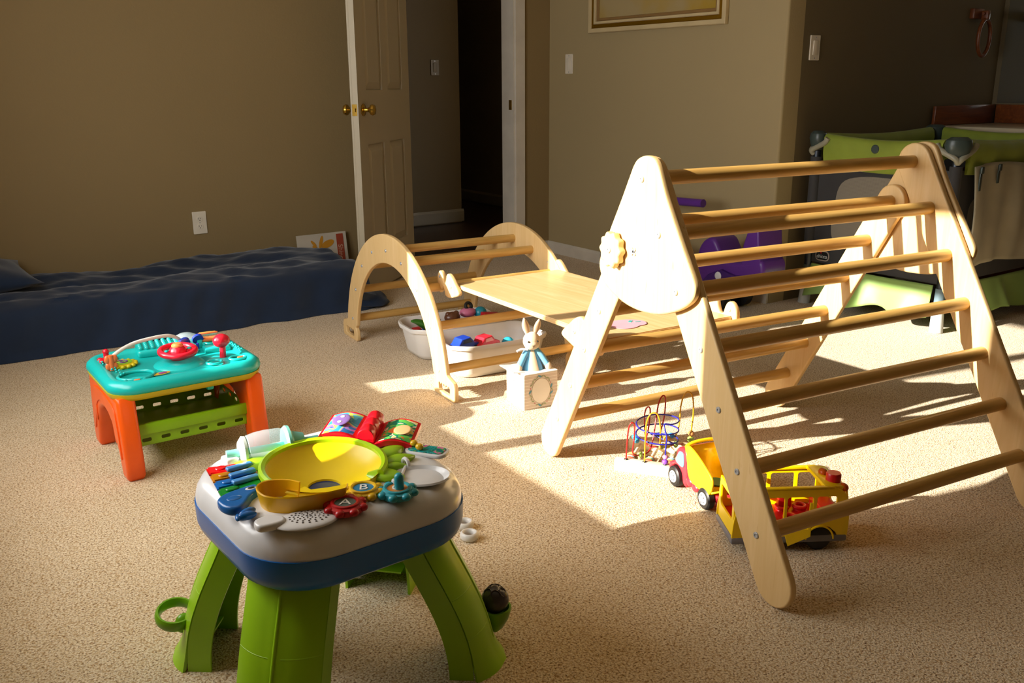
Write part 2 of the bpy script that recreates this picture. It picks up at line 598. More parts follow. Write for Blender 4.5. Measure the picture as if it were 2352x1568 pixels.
# ------------------------------------------------------------------ wall fittings
M['switch'] = plastic('ivory_switch_plastic', '#ded6c6', .35)
def switch(name, loc, rz, label, kind):
    """faces local -Y"""
    t = thing(name, label, kind, loc, rz)
    plate('face_plate', [rrect(0, 0, .072, .117, .004)], .007, 'switch', t, XZY, (0, -.0035, 0), bev=.002)
    if kind == 'light switch':
        bm = BM()
        box(bm, (0, -.008, 0), (.034, .006, .068), Matrix.Rotation(.06, 3, 'X'), bev=.0015)
        obj('rocker', bm, 'switch', t)
        for z in (-.048, .048):
            bm = BM(); cyl(bm, (0, -.0065, z), (0, -.0080, z), .003, seg=10); obj('screw', bm, 'steel', t)
    else:
        for z in (-.0195, .0195):
            ro = plate('receptacle', [circ(0, z, .0165, 24, .0145)], .004, 'switch', t, XZY, (0, -.0075, 0), bev=.0008)
            bm = BM()
            box(bm, (-.006, -.0094, z + .003), (.002, .0012, .008)); box(bm, (.006, -.0094, z + .003), (.002, .0012, .0065)); cyl(bm, (0, -.0088, z - .007), (0, -.0100, z - .007), .0024, seg=10)
            obj('slot', bm, 'darkhole', ro)
        bm = BM(); cyl(bm, (0, -.0065, 0), (0, -.0080, 0), .0028, seg=10); obj('screw', bm, 'steel', t)
    return t
switch('wall_outlet', (1.375, LY, .397), 0, 'white two-socket wall outlet above the navy mattress', 'outlet')
switch('light_switch', (LX1, 4.673, 1.205), -PI / 2, 'white rocker light switch between the doorway corner and the framed picture', 'light switch')
switch('light_switch', (3.876, CY, 1.252), 0, 'white rocker light switch on the dark alcove wall right of the corner', 'light switch')
hs = switch('light_switch', (3.72, 6.43, 1.21), 0, 'dim light switch on the hallway wall seen through the open door', 'light switch')

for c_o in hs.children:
    if c_o.name.startswith(('face', 'rocker')): c_o.data.materials[0] = M['halltrim_shaded']  # switch takes the darker colour too, hall shade painted in
# framed picture (only its lower edge is in view)
pf = thing('framed_picture', 'framed picture with a wide cream and gold moulding hung on the back wall', 'picture', (LX1, 3.925, 1.375), -PI / 2)
M['frame_cream'] = plastic('cream_frame', '#c9b68c', .5)
M['frame_gold'] = metal('gold_frame', '#b08420', .45)
M['frame_brown'] = plastic('brown_slip', '#8a6a3e', .5)
PW, PH = 1.085, .80
def frame_ring(name, inset, wd, dep, mat, par=None):
    a = rrect(0, PH / 2, PW - 2 * inset, PH - 2 * inset, .001, 1)
    b = rrect(0, PH / 2, PW - 2 * (inset + wd), PH - 2 * (inset + wd), .001, 1)
    return plate(name, [a, b], dep, mat, par or pf, XZY, (0, -dep / 2 - .001, 0), bev=.003)
frame_ring('outer_moulding', 0, .026, .026, 'frame_cream')
frame_ring('gold_moulding', .026, .022, .020, 'frame_gold')
frame_ring('inner_moulding', .048, .016, .025, 'frame_cream')
frame_ring('slip_moulding', .064, .018, .014, 'frame_brown')
mm, n, l, b = base_mat('faded_print')
v = tex_coord(n, l)
t = noise(n, l, v, 3, 3)
l.new(ramp(n, l, t.outputs['Fac'], [(.4, srgb('#a8966c')), (.6, srgb('#a88a30'))]), b.inputs['Base Color'])
M['print'] = mm
bm = BM(); box(bm, (0, -.006, PH / 2), (PW - .14, .004, PH - .14)); obj('print', bm, 'print', pf, smooth=0)

# towel ring
M['redwood'] = wood('red_brown_wood', '#5c2c10', '#6e3816', '#7d4319', 'x', .4, 1, False)
tr = thing('towel_ring', 'oval wooden towel ring hanging from a square wooden block on the alcove wall', 'towel ring', (5.27, CY, 1.455), 0)
bm = BM(); box(bm, (-.01, -.014, 0), (.10, .028, .055), bev=.004); obj('mount', bm, 'redwood', tr)
bm = BM(); box(bm, (.03, -.045, -.008), (.03, .04, .05), bev=.006); cyl(bm, (.0, -.045, .0), (.065, -.045, 0), .008); obj('arm', bm, 'redwood', tr)
bm = BM(); torus(bm, (.03, -.05, -.128), .098, .011, Matrix.Rotation(PI / 2, 3, 'X'), 40, 12, (.62, 1, 1)); obj('ring', bm, 'redwood', tr)

# vanity: counter with wooden splash, mirror
van = thing('vanity_counter', 'vanity counter with pale top and red-brown wooden splash in the alcove', 'vanity', (5.235, 2.195, 0))
bm = BM(); box(bm, (.04, 0.0, .836), (.54, 1.60, .028), bev=.006); obj('counter_top', bm, plastic('cultured_marble', '#cfc3a8', .2), van)
bm = BM(); box(bm, (.01, .792, .905), (.62, .018, .105), bev=.002); box(bm, (.311, -.01, .905), (.018, 1.56, .105), bev=.002); obj('splash', bm, 'redwood', van)
bm = BM(); box(bm, (.05, 0, .41), (.50, 1.56, .82), bev=.004); obj('cabinet', bm, 'redwood', van)
mm, n, l, b = base_mat('mirror_glass')
b.inputs['Base Color'].default_value = (.75, .8, .78, 1); b.inputs['Metallic'].default_value = 1; b.inputs['Roughness'].default_value = .03
M['mirror'] = mm
mir = thing('wall_mirror', 'large frameless mirror above the vanity at the right edge', 'mirror', (AX, 2.14, .965))
bm = BM(); box(bm, (-.003, 0, .5), (.005, 1.68, 1.0), bev=.001); obj('glass', bm, 'mirror', mir, smooth=0)

# bottle on counter
M['sticker_red'] = plastic('red_wrap', '#b01818', .4)
bt = thing('lotion_bottle', 'red wrapped container with blue lid standing on the vanity counter', 'bottle', (5.42, 2.68, .851))
bm = BM(); lathe(bm, [(0, 0), (.035, 0), (.037, .01), (.036, .10), (.030, .125), (0, .125)], 24); obj('body', bm, 'sticker_red', bt)
bm = BM(); lathe(bm, [(0, .125), (.028, .125), (.027, .155), (.020, .162), (0, .162)], 24); obj('lid', bm, plastic('blue_lid', '#1673b5', .35), bt)
bm = BM(); lathe(bm, [(.0378, .04), (.0378, .062)], 24); obj('label_band', bm, plastic('orange_label', '#e08428', .4), bt)

# ------------------------------------------------------------------ triangle climber
O_ = Vector((1.453, 1.089, 0))
tri = thing('climbing_triangle', 'large birch climbing triangle ladder with round rungs on the sunlit carpet', 'climbing frame', O_, math.radians(-6.4))
R_b = [(.529 - .072 * i, .878 - .1223 * i) for i in range(7)]
L_b = [(.94 - .07 * i, .138 + .1243 * i) for i in range(6)]
R_leg = stadium((.040, .056), (.527, .876), .056, 12, .054)
L_leg = stadium((.988, .049), (.590, .760), .049, 12, .048)
PLATE = [(.521, .933), (.492, .930), (.474, .916), (.458, .886), (.440, .849), (.418, .812), (.390, .768), (.364, .728), (.343, .697), (.325, .669), (.319, .650), (.325, .628), (.346, .608), (.386, .586), (.443, .567), (.494, .560), (.543, .559), (.595, .566), (.649, .584), (.684, .605), (.703, .635), (.703, .658), (.692, .680), (.658, .745), (.634, .787), (.608, .833), (.583, .879), (.567, .907), (.550, .924)]
PL = smooth_loop([(a, b, 0) for a, b in PLATE], 4)
for xo, tg in ((.009, 0), (.924, 1)):
    for nm, out in (('long_leg', R_leg), ('short_leg', L_leg)):
        plate(nm, [out], .018, 'ply', tri, YZX, (xo, 0, 0), bev=.0045, seg=3)
for xo in (-.012, .9445):
    plate('hinge_plate', [PL], .018, 'ply', tri, YZX, (xo, 0, 0), bev=.005, seg=3)
for y, z in R_b + L_b:
    bm = BM(); cyl(bm, (.016, y, z), (.917, y, z), .0178, seg=28); obj('rung', bm, 'rung', tri)
for i, (y, z) in enumerate(R_b):
    bolt(tri, ((-.022 if i < 3 else 0), y, z), (-1, 0, 0))
    bolt(tri, ((.9535 if i < 3 else .933), y, z), (1, 0, 0))
for i, (y, z) in enumerate(L_b[:4]):
    bolt(tri, (0, y, z), (-1, 0, 0))
    bolt(tri, (.933, y, z), (1, 0, 0))
def scallop(cy, cz, r, n_=8, amp=.10):
    return [(cy + r * (1 + amp * math.cos(n_ * a)) * math.cos(a), cz + r * (1 + amp * math.cos(n_ * a)) * math.sin(a)) for a in [2 * PI * i / 96 for i in range(96)]]
kn = plate('knob', [scallop(.627, .696, .043, 10, .07)], .020, 'ply', tri, YZX, (-.034, 0, 0), bev=.005, seg=3)
bolt(kn, (-.044, .627, .696), (-1, 0, 0), name='knob_bolt')
kn = plate('knob', [scallop(.627, .696, .043, 10, .07)], .020, 'ply', tri, YZX, (.967, 0, 0), bev=.005, seg=3)
# t-nut
bm = BM(); lathe(bm, [(.0036, -.004), (.0036, .0012), (.0055, .0012)], 16, Matrix.Translation((-.022, .554, .701)) @ Matrix.Rotation(-PI / 2, 4, 'Y'))
for k in range(4):
    a = PI / 4 + k * PI / 2
    box(bm, (-.0226, .554 + .008 * math.cos(a), .701 + .008 * math.sin(a)), (.0016, .006, .006), Matrix.Rotation(a, 3, 'X'))
obj('threaded_insert', bm, 'steel', tri)
bm = BM(); cyl(bm, (-.0215, .554, .701), (-.0222, .554, .701), .0036, seg=12); obj('threaded_insert', bm, 'darkhole', tri)

# ------------------------------------------------------------------ arch climber
arch = thing('climbing_arch', 'birch climbing arch with round rungs standing in front of the open door', 'climbing frame', (1.574, 2.671, 0), math.radians(-4.26))
ACY = .525
def arch_outline():
    out = []
    oa, ob, ia, ib = .500, .528, .392, .412
    # right foot outer (low y), going up the outer ellipse to the other foot, back along the inner
    out += [(-.028, .004), (-.032, .012), (-.032, .055), (-.022, .072), (ACY - oa * .995, .085)]
    N = 44
    for i in range(N + 1):
        t = PI - (.17 + (PI - .34) * i / N)
        out.append((ACY + oa * math.cos(t), ob * math.sin(t)))
    y2 = 2 * ACY
    out += [(ACY + oa * .995, .085), (y2 + .022, .072), (y2 + .032, .055), (y2 + .032, .012), (y2 + .028, .004), (y2 + .022, 0)]
    out += [(y2 - .125, 0), (y2 - .135, .004), (y2 - .138, .012), (y2 - .137, .045), (y2 - .125, .062), (ACY + ia * .99, .075)]
    for i in range(N + 1):
        t = .18 + (PI - .36) * i / N
        out.append((ACY + ia * math.cos(t), ib * math.sin(t)))
    out += [(ACY - ia * .99, .075), (.125, .062), (.137, .045), (.138, .012), (.135, .004), (.125, 0), (-.022, 0)]
    return out
def slot(y0, y1):
    top = []
    nT = 5
    for i in range(nT * 2 + 1):
        y = y0 + (y1 - y0) * i / (nT * 2)
        top.append((y, .044 + (.006 if i % 2 else -.002)))
    return top[::-1] + [(y0 + .001, .022), (y0 + .008, .017)] + [(y1 - .008, .017), (y1 - .001, .022)]
AO = arch_outline()
for xo in (.009, .592):
    plate('side_arch', [AO, slot(.005, .100), slot(2 * ACY - .100, 2 * ACY - .005)], .018, 'ply', arch, YZX, (xo, 0, 0), bev=.004, seg=3)
A_b = [(.092, .092), (.157, .239), (.262, .360), (.396, .436), (.542, .463), (.689, .435), (.808, .358), (.896, .240), (.950, .100)]
for y, z in A_b:
    bm = BM(); cyl(bm, (.016, y, z), (.585, y, z), .0168, seg=28); obj('rung', bm, 'rung', arch)
    bolt(arch, (0, y, z), (-1, 0, 0), .0065)
    bolt(arch, (.601, y, z), (1, 0, 0), .0065)

# ------------------------------------------------------------------ slide board between them
sb = thing('slide_board', 'flat plywood board laid from the climbing arch to the climbing triangle', 'board')
zB0, zB1 = .378, .392
c0, c1, c2, c3 = Vector((1.640, 1.895, zB1)), Vector((2.115, 1.868, zB1)), Vector((2.172, 2.822, zB0)), Vector((1.700, 2.838, zB0))
bm = BM()
th = Vector((0, 0, .016))
def inset_pt(p, cen, d):
    v_ = (cen - p); v_.z = 0
    return p + v_.normalized() * d
cen = (c0 + c1 + c2 + c3) / 4
lo = [bm.verts.new(p - th / 2) for p in (c0, c1, c2, c3)]
hi = [bm.verts.new(p + th / 2) for p in (c0, c1, c2, c3)]
bm.faces.new(lo[::-1]); bm.faces.new(hi)
for i in range(4):
    j = (i + 1) % 4
    bm.faces.new((lo[i], lo[j], hi[j], hi[i]))
bmesh.ops.bevel(bm, geom=list(bm.edges), offset=.003, segments=2, affect='EDGES')
obj('board', bm, 'ply_y', sb)
def hook(at, ang, flip, slope, k_=1.0):
    """bone-shaped plate with a notch on top and one below; local u runs along the board towards its end"""
    up_n = [(-.085, -.012), (-.06, .012), (-.035, .034), (-.012, .045), (.004, .040), (.010, .022), (.018, .008), (.030, .010), (.036, .028), (.046, .044), (.062, .046), (.076, .030), (.080, .002), (.072, -.026), (.062, -.038), (.056, -.026), (.046, -.012), (.032, -.010), (.024, -.024), (.020, -.040), (.000, -.046), (-.030, -.042), (-.060, -.032), (-.082, -.024)]
    pts = smooth_loop([(a * flip * k_, b * (.5 + .5 * k_), 0) for a, b in up_n], 3)
    if flip < 0: pts = pts[::-1]
    Mx = Matrix.Translation(at) @ Matrix.Rotation(ang, 4, 'Z') @ YZX
    me = plate_mesh([pts], .018, .005, 3)
    me.transform(Mx)
    o_ = link('hook', me, 'ply', sb)
    for u, v_ in ((-.03, .0), (.055, .025)):
        p = Mx @ Vector((u * flip * k_, v_, -.009))
        bolt(o_, p, Matrix.Rotation(ang, 3, 'Z') @ Vector((-1, 0, 0)), .005)
    return o_
hook((1.689, 2.855, .378), math.radians(-3), 1, 0)
hook((2.184, 2.842, .378), math.radians(-3), 1, 0)
hook((1.629, 1.990, .392), math.radians(-5), -1, 0, 1.3)
hook((2.131, 1.945, .392), math.radians(-5), -1, 0, 1.2)
# torn paper sticker on the board
M['pinkpaper'] = plastic('torn_pink_sticker', '#d89aa8', .6)
st = plate('sticker', [smooth_loop([(0, 0, 0), (.04, -.012, 0), (.07, .0, 0), (.10, .006, 0), (.115, .04, 0), (.09, .075, 0), (.05, .085, 0), (.02, .08, 0), (-.01, .05, 0)], 3)], .0008, 'pinkpaper', sb, Matrix.Rotation(math.radians(-6), 4, 'Z'), (1.735, 1.955, .4008), bev=.0001)
tag(st, 'torn pink paper sticker')
bm = BM(); box(bm, (1.815, 2.000, .4016), (.022, .010, .0006), Matrix.Rotation(.6, 3, 'Z')); box(bm, (1.832, 1.985, .4016), (.02, .006, .0006), Matrix.Rotation(-.2, 3, 'Z')); obj('sticker_print', bm, plastic('teal_ink', '#3a9c98', .6), st, smooth=0)

# ------------------------------------------------------------------ mattress, pillow, book
M['navy'] = fabric('navy_cotton', '#1f2c42', 700, .3, .95, .12, .25)
def hash_noise(x, y):
    return (math.sin(x * 7.1 + 1.3 * math.sin(y * 5.3 + x * 2.1)) + .6 * math.sin(x * 15.7 - y * 9.4 + 2) + .4 * math.sin(x * 31 + y * 23 + math.sin(x * 12))) / 2
bm = BM()
X0, X1, Y0, Y1, TH = -.12, 1.985, 4.15, 4.765, .222
prof = []   # cross-section in Y (front to back): skirt bottom, front face, top, back
ns = 64
def cross(s):
    # s in 0..1 around front bottom -> front top -> back top -> back bottom
    L1, L2, L3 = .23, .62, .2
    d = s * (L1 + L2 + L3)
    r = .055
    if d < L1 - r:
        return Vector((Y0 + .0, d / (L1 - r) * (TH - r))), 'f'
    if d < L1 + r * .6:
        a = (d - (L1 - r)) / (r * 1.6) * PI / 2
        return Vector((Y0 + r - r * math.cos(a), TH - r + r * math.sin(a))), 't'
    if d < L1 + L2 - r * .6:
        t = (d - L1 - r * .6) / (L2 - r * 1.2)
        return Vector((Y0 + r + t * (Y1 - Y0 - 2 * r), TH)), 't'
    if d < L1 + L2 + r:
        a = (d - (L1 + L2 - r * .6)) / (r * 1.6) * PI / 2
        return Vector((Y1 - r + r * math.sin(a), TH - r + r * math.cos(a))), 't'
    t = (d - L1 - L2 - r) / (L3 - r)
    return Vector((Y1, (TH - r) * (1 - min(t, 1)))), 'b'
nx = 240
grid = []
for i in range(nx + 1):
    fx = i / nx
    x = X0 + (X1 - X0) * fx
    endf = 1.0
    dx = X1 - x
    if dx < .06: endf = math.sqrt(max(0, 1 - (1 - dx / .06) ** 2))
    row = []
    for j in range(ns + 1):
        p, k = cross(j / ns)
        y, z = p
        hx = x - .45
        wr = 0
        # long diagonal drape folds on the front face
        fr = max(0, min(1, (TH - z) / TH))
        if k == 'f' or y < Y0 + .05:
            wr += .014 * (1 - fr * .3) * math.sin(13 * (x + .55 * z) + 1.6 * math.sin(4 * x)) * (.4 + .6 * math.sin(2.3 * x + .6) ** 2)
            wr += .005 * math.sin(38 * (x - .5 * z) + 2 * math.sin(6 * x))
            y -= wr + .028 * fr ** 1.5 + .010 * fr * math.sin(7 * x + 1)
            z = z
            if z < .02: y -= .012 * abs(math.sin(11 * x))
        else:
            ty = (y - Y0) / (Y1 - Y0)
            z += .014 * math.sin(9 * (x * .35 + y * 1.9) + 1.5 * math.sin(3 * x)) + .012 * hash_noise(x * .8, y * 2.2) + .009 * hash_noise(x * 1.6 + 1, y * 6.5) + .004 * math.sin(60 * y + 9 * x + 3 * math.sin(5 * x))
            z += .03 * ty * math.exp(-((x - 1.72) / .35) ** 2) + .012 * math.exp(-((x - .2) / .5) ** 2)
        z *= (.55 + .45 * endf) if z > .02 else 1
        xo = x
        if dx < .06: xo = X1 - .06 + .06 * math.sin((1 - dx / .06) * PI / 2)
        row.append(bm.verts.new((xo, y, max(z, .002))))
    grid.append(row)
for i in range(nx):
    for j in range(ns):
        bm.faces.new((grid[i][j], grid[i + 1][j], grid[i + 1][j + 1], grid[i][j + 1]))
bm.faces.new([v_ for v_ in grid[-1]][::-1])
bm.faces.new([v_ for v_ in grid[0]])
mt = thing('mattress', 'low floor mattress covered in a wrinkled navy sheet along the left wall', 'mattress')
obj('sheet', bm, 'navy', mt, 60)
# loose corner of the sheet spilling on the floor by the arch
bm = BM()
rings = []
for i in range(13):
    t = i / 12
    xx = 1.90 + .20 * t
    hw = .24 * (1 - t) ** .45 + .03
    hh = .13 * (1 - t) ** .7 + .012
    cyy = 4.33 - .10 * t
    rg = []
    for k in range(24):
        a = 2 * PI * k / 24
        rr = 1 + .10 * math.sin(5 * a + 4 * t) + .05 * math.sin(9 * a)
        rg.append((xx, cyy + hw * rr * math.cos(a), max(.002, hh * .55 + hh * rr * .7 * math.sin(a))))
    rings.append(rg)
rings_mesh(bm, rings, True, True)
obj('sheet_corner', bm, 'navy', mt, 60)
# pillow
def pillow_mesh(L, Wd, H, n_=22, pinch=.25):
    bm = BM()
    for s in (1, -1):
        g = []
        for i in range(n_ + 1):
            u = -1 + 2 * i / n_
            row = []
            for j in range(n_ + 1):
                v_ = -1 + 2 * j / n_
                k = (1 - abs(u) ** 2.5) * (1 - abs(v_) ** 2.5)
                x = u * L / 2 * (1 - pinch * .35 * (1 - v_ * v_) * abs(u) ** 3) ; y = v_ * Wd / 2 * (1 - pinch * .35 * (1 - u * u) * abs(v_) ** 3)
                row.append(bm.verts.new((x, y, s * H / 2 * k ** .55 + .006 * math.sin(9 * u + 5 * v_) * k)))
            g.append(row)
        for i in range(n_):
            for j in range(n_):
                f = (g[i][j], g[i + 1][j], g[i + 1][j + 1], g[i][j + 1])
                bm.faces.new(f if s > 0 else f[::-1])
    bmesh.ops.remove_doubles(bm, verts=bm.verts, dist=.0005)
    return bm
pil = obj('pillow', pillow_mesh(.62, .42, .13), 'navy', None, 80)
pil.location = (.215, 4.56, .292); pil.rotation_euler = (.10, .02, .12)
tag(pil, 'navy pillow lying on the left end of the mattress', 'pillow')

# picture book behind the mattress
bk = thing('picture_book', 'white board book with an orange butterfly and red strip leaning on the wall', 'book', (2.035, 4.805, 0), math.radians(2))
BW = .30
tilt = Matrix.Rotation(math.radians(-8), 4, 'X')
me = None
bm = BM(); box(bm, (0, 0, .142), (BW, .012, .284), bev=.001); bm.transform(tilt); obj('cover', bm, plastic('book_cover', '#c9bfae', .5), bk, smooth=0)
bm = BM(); box(bm, (.108, -.0072, .142), (.042, .002, .262)); bm.transform(tilt); rs = tag(obj('red_strip', bm, plastic('brick_red_print', '#a2432a', .6), bk, smooth=0), 'brick red strip with vertical lettering')
text('lettering', 'Shine', .040, plastic('cream_print', '#c9a48a', .6), bk, tilt @ Matrix.Translation((.106, -.0086, .17)) @ Matrix.Rotation(PI / 2, 4, 'X') @ Matrix.Rotation(-PI / 2, 4, 'Z'), .0003)
MO = plastic('orange_print', '#c98a20', .6)
bfly = BM()
for cx, cz, a, w_, h_ in ((.030, .222, .35, .085, .040), (-.008, .240, 1.25, .065, .020), (.012, .192, -1.0, .05, .028), (-.055, .232, 2.3, .045, .016), (-.045, .200, 2.2, .055, .026), (-.018, .205, 1.57, .07, .014)):
    pts = circ(0, 0, w_ / 2, 20, h_ / 2)
    vs = [bfly.verts.new((cx + x * math.cos(a) - y * math.sin(a), -.0072 - .0002 * len(bfly.faces), cz + x * math.sin(a) + y * math.cos(a))) for x, y in pts]
    bfly.faces.new(vs)
bfly.transform(tilt)
obj('butterfly_print', bfly, MO, bk, smooth=0)

# ------------------------------------------------------------------ playard
M['pp_green'] = fabric('green_nylon', '#8b9c3c', 500, .15, .45, .10, .1)
M['pp_skirt'] = fabric('green_skirt_nylon', '#93b465', 500, .12, .42, .08, .1)
M['pp_grey'] = fabric('charcoal_nylon', '#3c3c3e', 500, .2, .7, .1, .1)
M['pp_beige'] = fabric('beige_canvas', '#aaa490', 400, .2, .85, .1, .1)
M['pp_slate'] = plastic('slate_plastic', '#3d4a48', .35)
M['pp_light'] = plastic('light_grey_plastic', '#989684', .4)
M['pp_foot'] = plastic('pale_foot_plastic', '#c2c8c8', .35)
M['pp_tube'] = metal('dark_post', '#4a5058', .4)
pp = thing('playard', 'folding baby playard with green top rails, charcoal mesh sides and green skirt in the alcove', 'playard', (0, 0, 0))
PX0, PX1, PY0, PY1, PZ = 3.85, 4.86, 2.20, 2.92, .828
# mesh material : woven holes as alpha
mm, n, l, b = base_mat('mesh_netting')
b.inputs['Base Color'].default_value = srgb('#8a8376'); b.inputs['Roughness'].default_value = .8
v = tex_coord(n, l)
vo = n.new('ShaderNodeTexVoronoi'); vo.inputs['Scale'].default_value = 170; vo.inputs['Randomness'].default_value = 0.0
l.new(v, vo.inputs['Vector'])
rr_ = ramp(n, l, vo.outputs['Distance'], [(.30, (.25, .25, .25, 1)), (.42, (1, 1, 1, 1))])
l.new(rr_, b.inputs['Alpha'])
M['mesh'] = mm
def fabric_panel(name, f, nu, nv, mat, thick=.004, parent=pp):
    bm = BM()
    g = [[bm.verts.new(f(i / nu, j / nv)) for j in range(nv + 1)] for i in range(nu + 1)]
    for i in range(nu):
        for j in range(nv):
            bm.faces.new((g[i][j], g[i + 1][j], g[i + 1][j + 1], g[i][j + 1]))
    o_ = obj(name, bm, mat, parent, 60)
    md = o_.modifiers.new('solid', 'SOLIDIFY'); md.thickness = thick; md.offset = 0
    return o_
# rails: padded green fabric over tubes (front -Y, left -X, back +Y, right +X)
def rail(p0, p1, nrm, r=.030):
    p0, p1, nrm = Vector(p0), Vector(p1), Vector(nrm)
    bm = BM(); rings = []
    for i in range(25):
        t = i / 24
        c = p0.lerp(p1, t)
        sag = -.018 * math.sin(PI * t)
        rg = []
        prof = [(-.026, -.052), (-.030, -.02), (-.028, .015), (-.015, .030), (0, .034), (.015, .030), (.028, .015), (.031, -.02), (.027, -.060), (.020, -.115), (.012, -.118), (.008, -.06), (-.01, -.045)]
        for a, bz in prof:
            wv = .0025 * math.sin(t * 40 + bz * 60)
            rg.append(c + nrm * (a + wv) + Vector((0, 0, bz + sag)))
        rings.append(rg)
    rings_mesh(bm, rings, True, True)
    return obj('top_rail', bm, 'pp_green', pp, 60)
g_ = .055
rail((PX0, PY1 - g_, PZ - .01), (PX0, PY0 + g_, PZ - .01), (-1, 0, 0))
rail((PX0 + g_, PY0, PZ - .01), (PX1 - g_, PY0, PZ - .01), (0, -1, 0))
rail((PX1, PY0 + g_, PZ - .01), (PX1, PY1 - g_, PZ - .01), (1, 0, 0))
rail((PX1 - g_, PY1, PZ - .01), (PX0 + g_, PY1, PZ - .01), (0, 1, 0))
bm = BM()
Mq = Matrix.Translation((PX0 - .032, 2.58, PZ - .035)) @ Matrix.Rotation(-PI / 2, 4, 'Y')
lathe(bm, [(0, .004), (.016, .004), (.02, .001), (.02, -.004)], 24, Mq); obj('rail_button', bm, 'pp_slate', pp)
for cx, cy in ((PX0, PY0), (PX0, PY1), (PX1, PY0), (PX1, PY1)):
    sx, sy = (1 if cx == PX0 else -1), (1 if cy == PY0 else -1)
    ox, oy = -sx, -sy
    post = obj('corner_post', cyl(BM(), (cx, cy, .08), (cx, cy, PZ - .06), .019), 'pp_tube', pp)
    sl = BM()
    cyl(sl, (cx - .002 * sx, cy - .002 * sy, .27), (cx - .002 * sx, cy - .002 * sy, PZ - .09), .026, seg=20); obj('post_sleeve', sl, 'pp_grey', pp)
    cap = BM()
    lathe(cap, [(0, .035), (.03, .034), (.045, .022), (.050, 0), (.042, -.03), (.028, -.055), (0, -.058)], 28, Matrix.Translation((cx, cy, PZ)) @ Matrix.Rotation(math.atan2(sy, sx), 4, 'Z') @ Matrix.Diagonal((.85, 1.15, 1, 1)))
    cp = obj('corner_cap', cap, 'pp_slate', pp)
    for (ax, ay) in ((sx, 0), (0, sy)):
        pts = [(cx + ox * .012, cy + oy * .012, PZ - .075), (cx + ox * .028 + ax * .02, cy + oy * .028 + ay * .02, PZ - .055), (cx + ox * (.034 if ay else 0) + ax * .062, cy + oy * (.034 if ax else 0) + ay * .062, PZ - .02), (cx + ox * (.034 if ay else 0) + ax * .080, cy + oy * (.034 if ax else 0) + ay * .080, PZ + .004)]
        tube('corner_bracket', pts, .013, 'pp_light', pp, k=5)
    ft = BM(); cyl(ft, (cx + ox * .004, cy + oy * .004, .0), (cx, cy, .10), .030, .026, 24); cyl(ft, (cx, cy, .10), (cx, cy, .135), .026, .022, 24)
    fo = obj('foot', ft, 'pp_foot', pp)
    fb = BM(); cyl(fb, (cx, cy, .115), (cx, cy, .20), .0235, .021, 24); obj('foot_collar', fb, plastic('slate_blue_collar', '#6d8490', .35) if cx == PX0 and cy == PY0 else 'pp_slate', pp)
# left side (facing -X): grey panel with mesh window
def side_x(u, v_):
    y = PY1 - .02 + (PY0 - PY1 + .04) * u
    z = .27 + (PZ - .13 - .27) * v_ - .03 * math.sin(PI * u) * (1 - v_)
    return (PX0 + .004 + .008 * math.sin(PI * u) * math.sin(PI * v_), y, z)
out = rrect(0, 0, .70, .50, .01, 2)
hole = smooth_loop([(-.22, -.135, 0), (-.235, .04, 0), (-.19, .165, 0), (0, .195, 0), (.19, .165, 0), (.235, .04, 0), (.22, -.135, 0), (0, -.150, 0)], 6)
Fx = Matrix.Translation((PX0 + .002, (PY0 + PY1) / 2, .468)) @ Matrix(((0, 0, -1, 0), (-1, 0, 0, 0), (0, 1, 0, 0), (0, 0, 0, 1)))
me = plate_mesh([out, hole], .006, .001, 1); me.transform(Fx); link('side_panel', me, 'pp_grey', pp)
me = plate_mesh([[(p[0] * 1.02, p[1] * 1.02) for p in hole]], .002, .0003, 1); me.transform(Fx); tag(link('mesh_window', me, 'mesh', pp), 'see-through mesh window')
# front long side (facing -Y)
Fy = Matrix.Translation(((PX0 + PX1) / 2, PY0 - .002, .468)) @ XZY
out2 = rrect(0, 0, 1.0, .50, .01, 2)
hole2 = smooth_loop([(-.36, -.115, 0), (-.375, .02, 0), (-.32, .125, 0), (0, .150, 0), (.32, .125, 0), (.375, .02, 0), (.36, -.115, 0), (0, -.130, 0)], 6)
me = plate_mesh([out2, hole2], .006, .001, 1); me.transform(Fy); link('side_panel', me, 'pp_grey', pp)
me = plate_mesh([[(p[0] * 1.02, p[1] * 1.02) for p in hole2]], .002, .0003, 1); me.transform(Fy); link('mesh_window', me, 'mesh', pp)
Fx2 = Matrix.Translation((PX1, (PY0 + PY1) / 2, .468)) @ YZX
me = plate_mesh([out, hole], .006, .001, 1); me.transform(Fx2); link('side_panel', me, 'pp_grey', pp)
Fy2 = Matrix.Translation(((PX0 + PX1) / 2, PY1, .468)) @ XZY
me = plate_mesh([out2, hole2], .006, .001, 1); me.transform(Fy2); link('side_panel', me, 'pp_grey', pp)
# bottom grey band and mattress floor
bm = BM(); box(bm, ((PX0 + PX1) / 2, (PY0 + PY1) / 2, .235), (PX1 - PX0 - .03, PY1 - PY0 - .03, .05), bev=.008); obj('playard_floor', bm, 'pp_grey', pp)
# quilt inside, glimpsed through the mesh
bm = BM(); box(bm, (4.25, 2.60, .33), (.5, .42, .10), Matrix.Rotation(.3, 3, 'Z'), bev=.03, seg=3); qq = obj('folded_blanket', bm, fabric('orange_blanket', '#8c6a48', 300, .3), None, 60)
tag(qq, 'folded tan blanket inside the playard behind its mesh side', 'blanket')
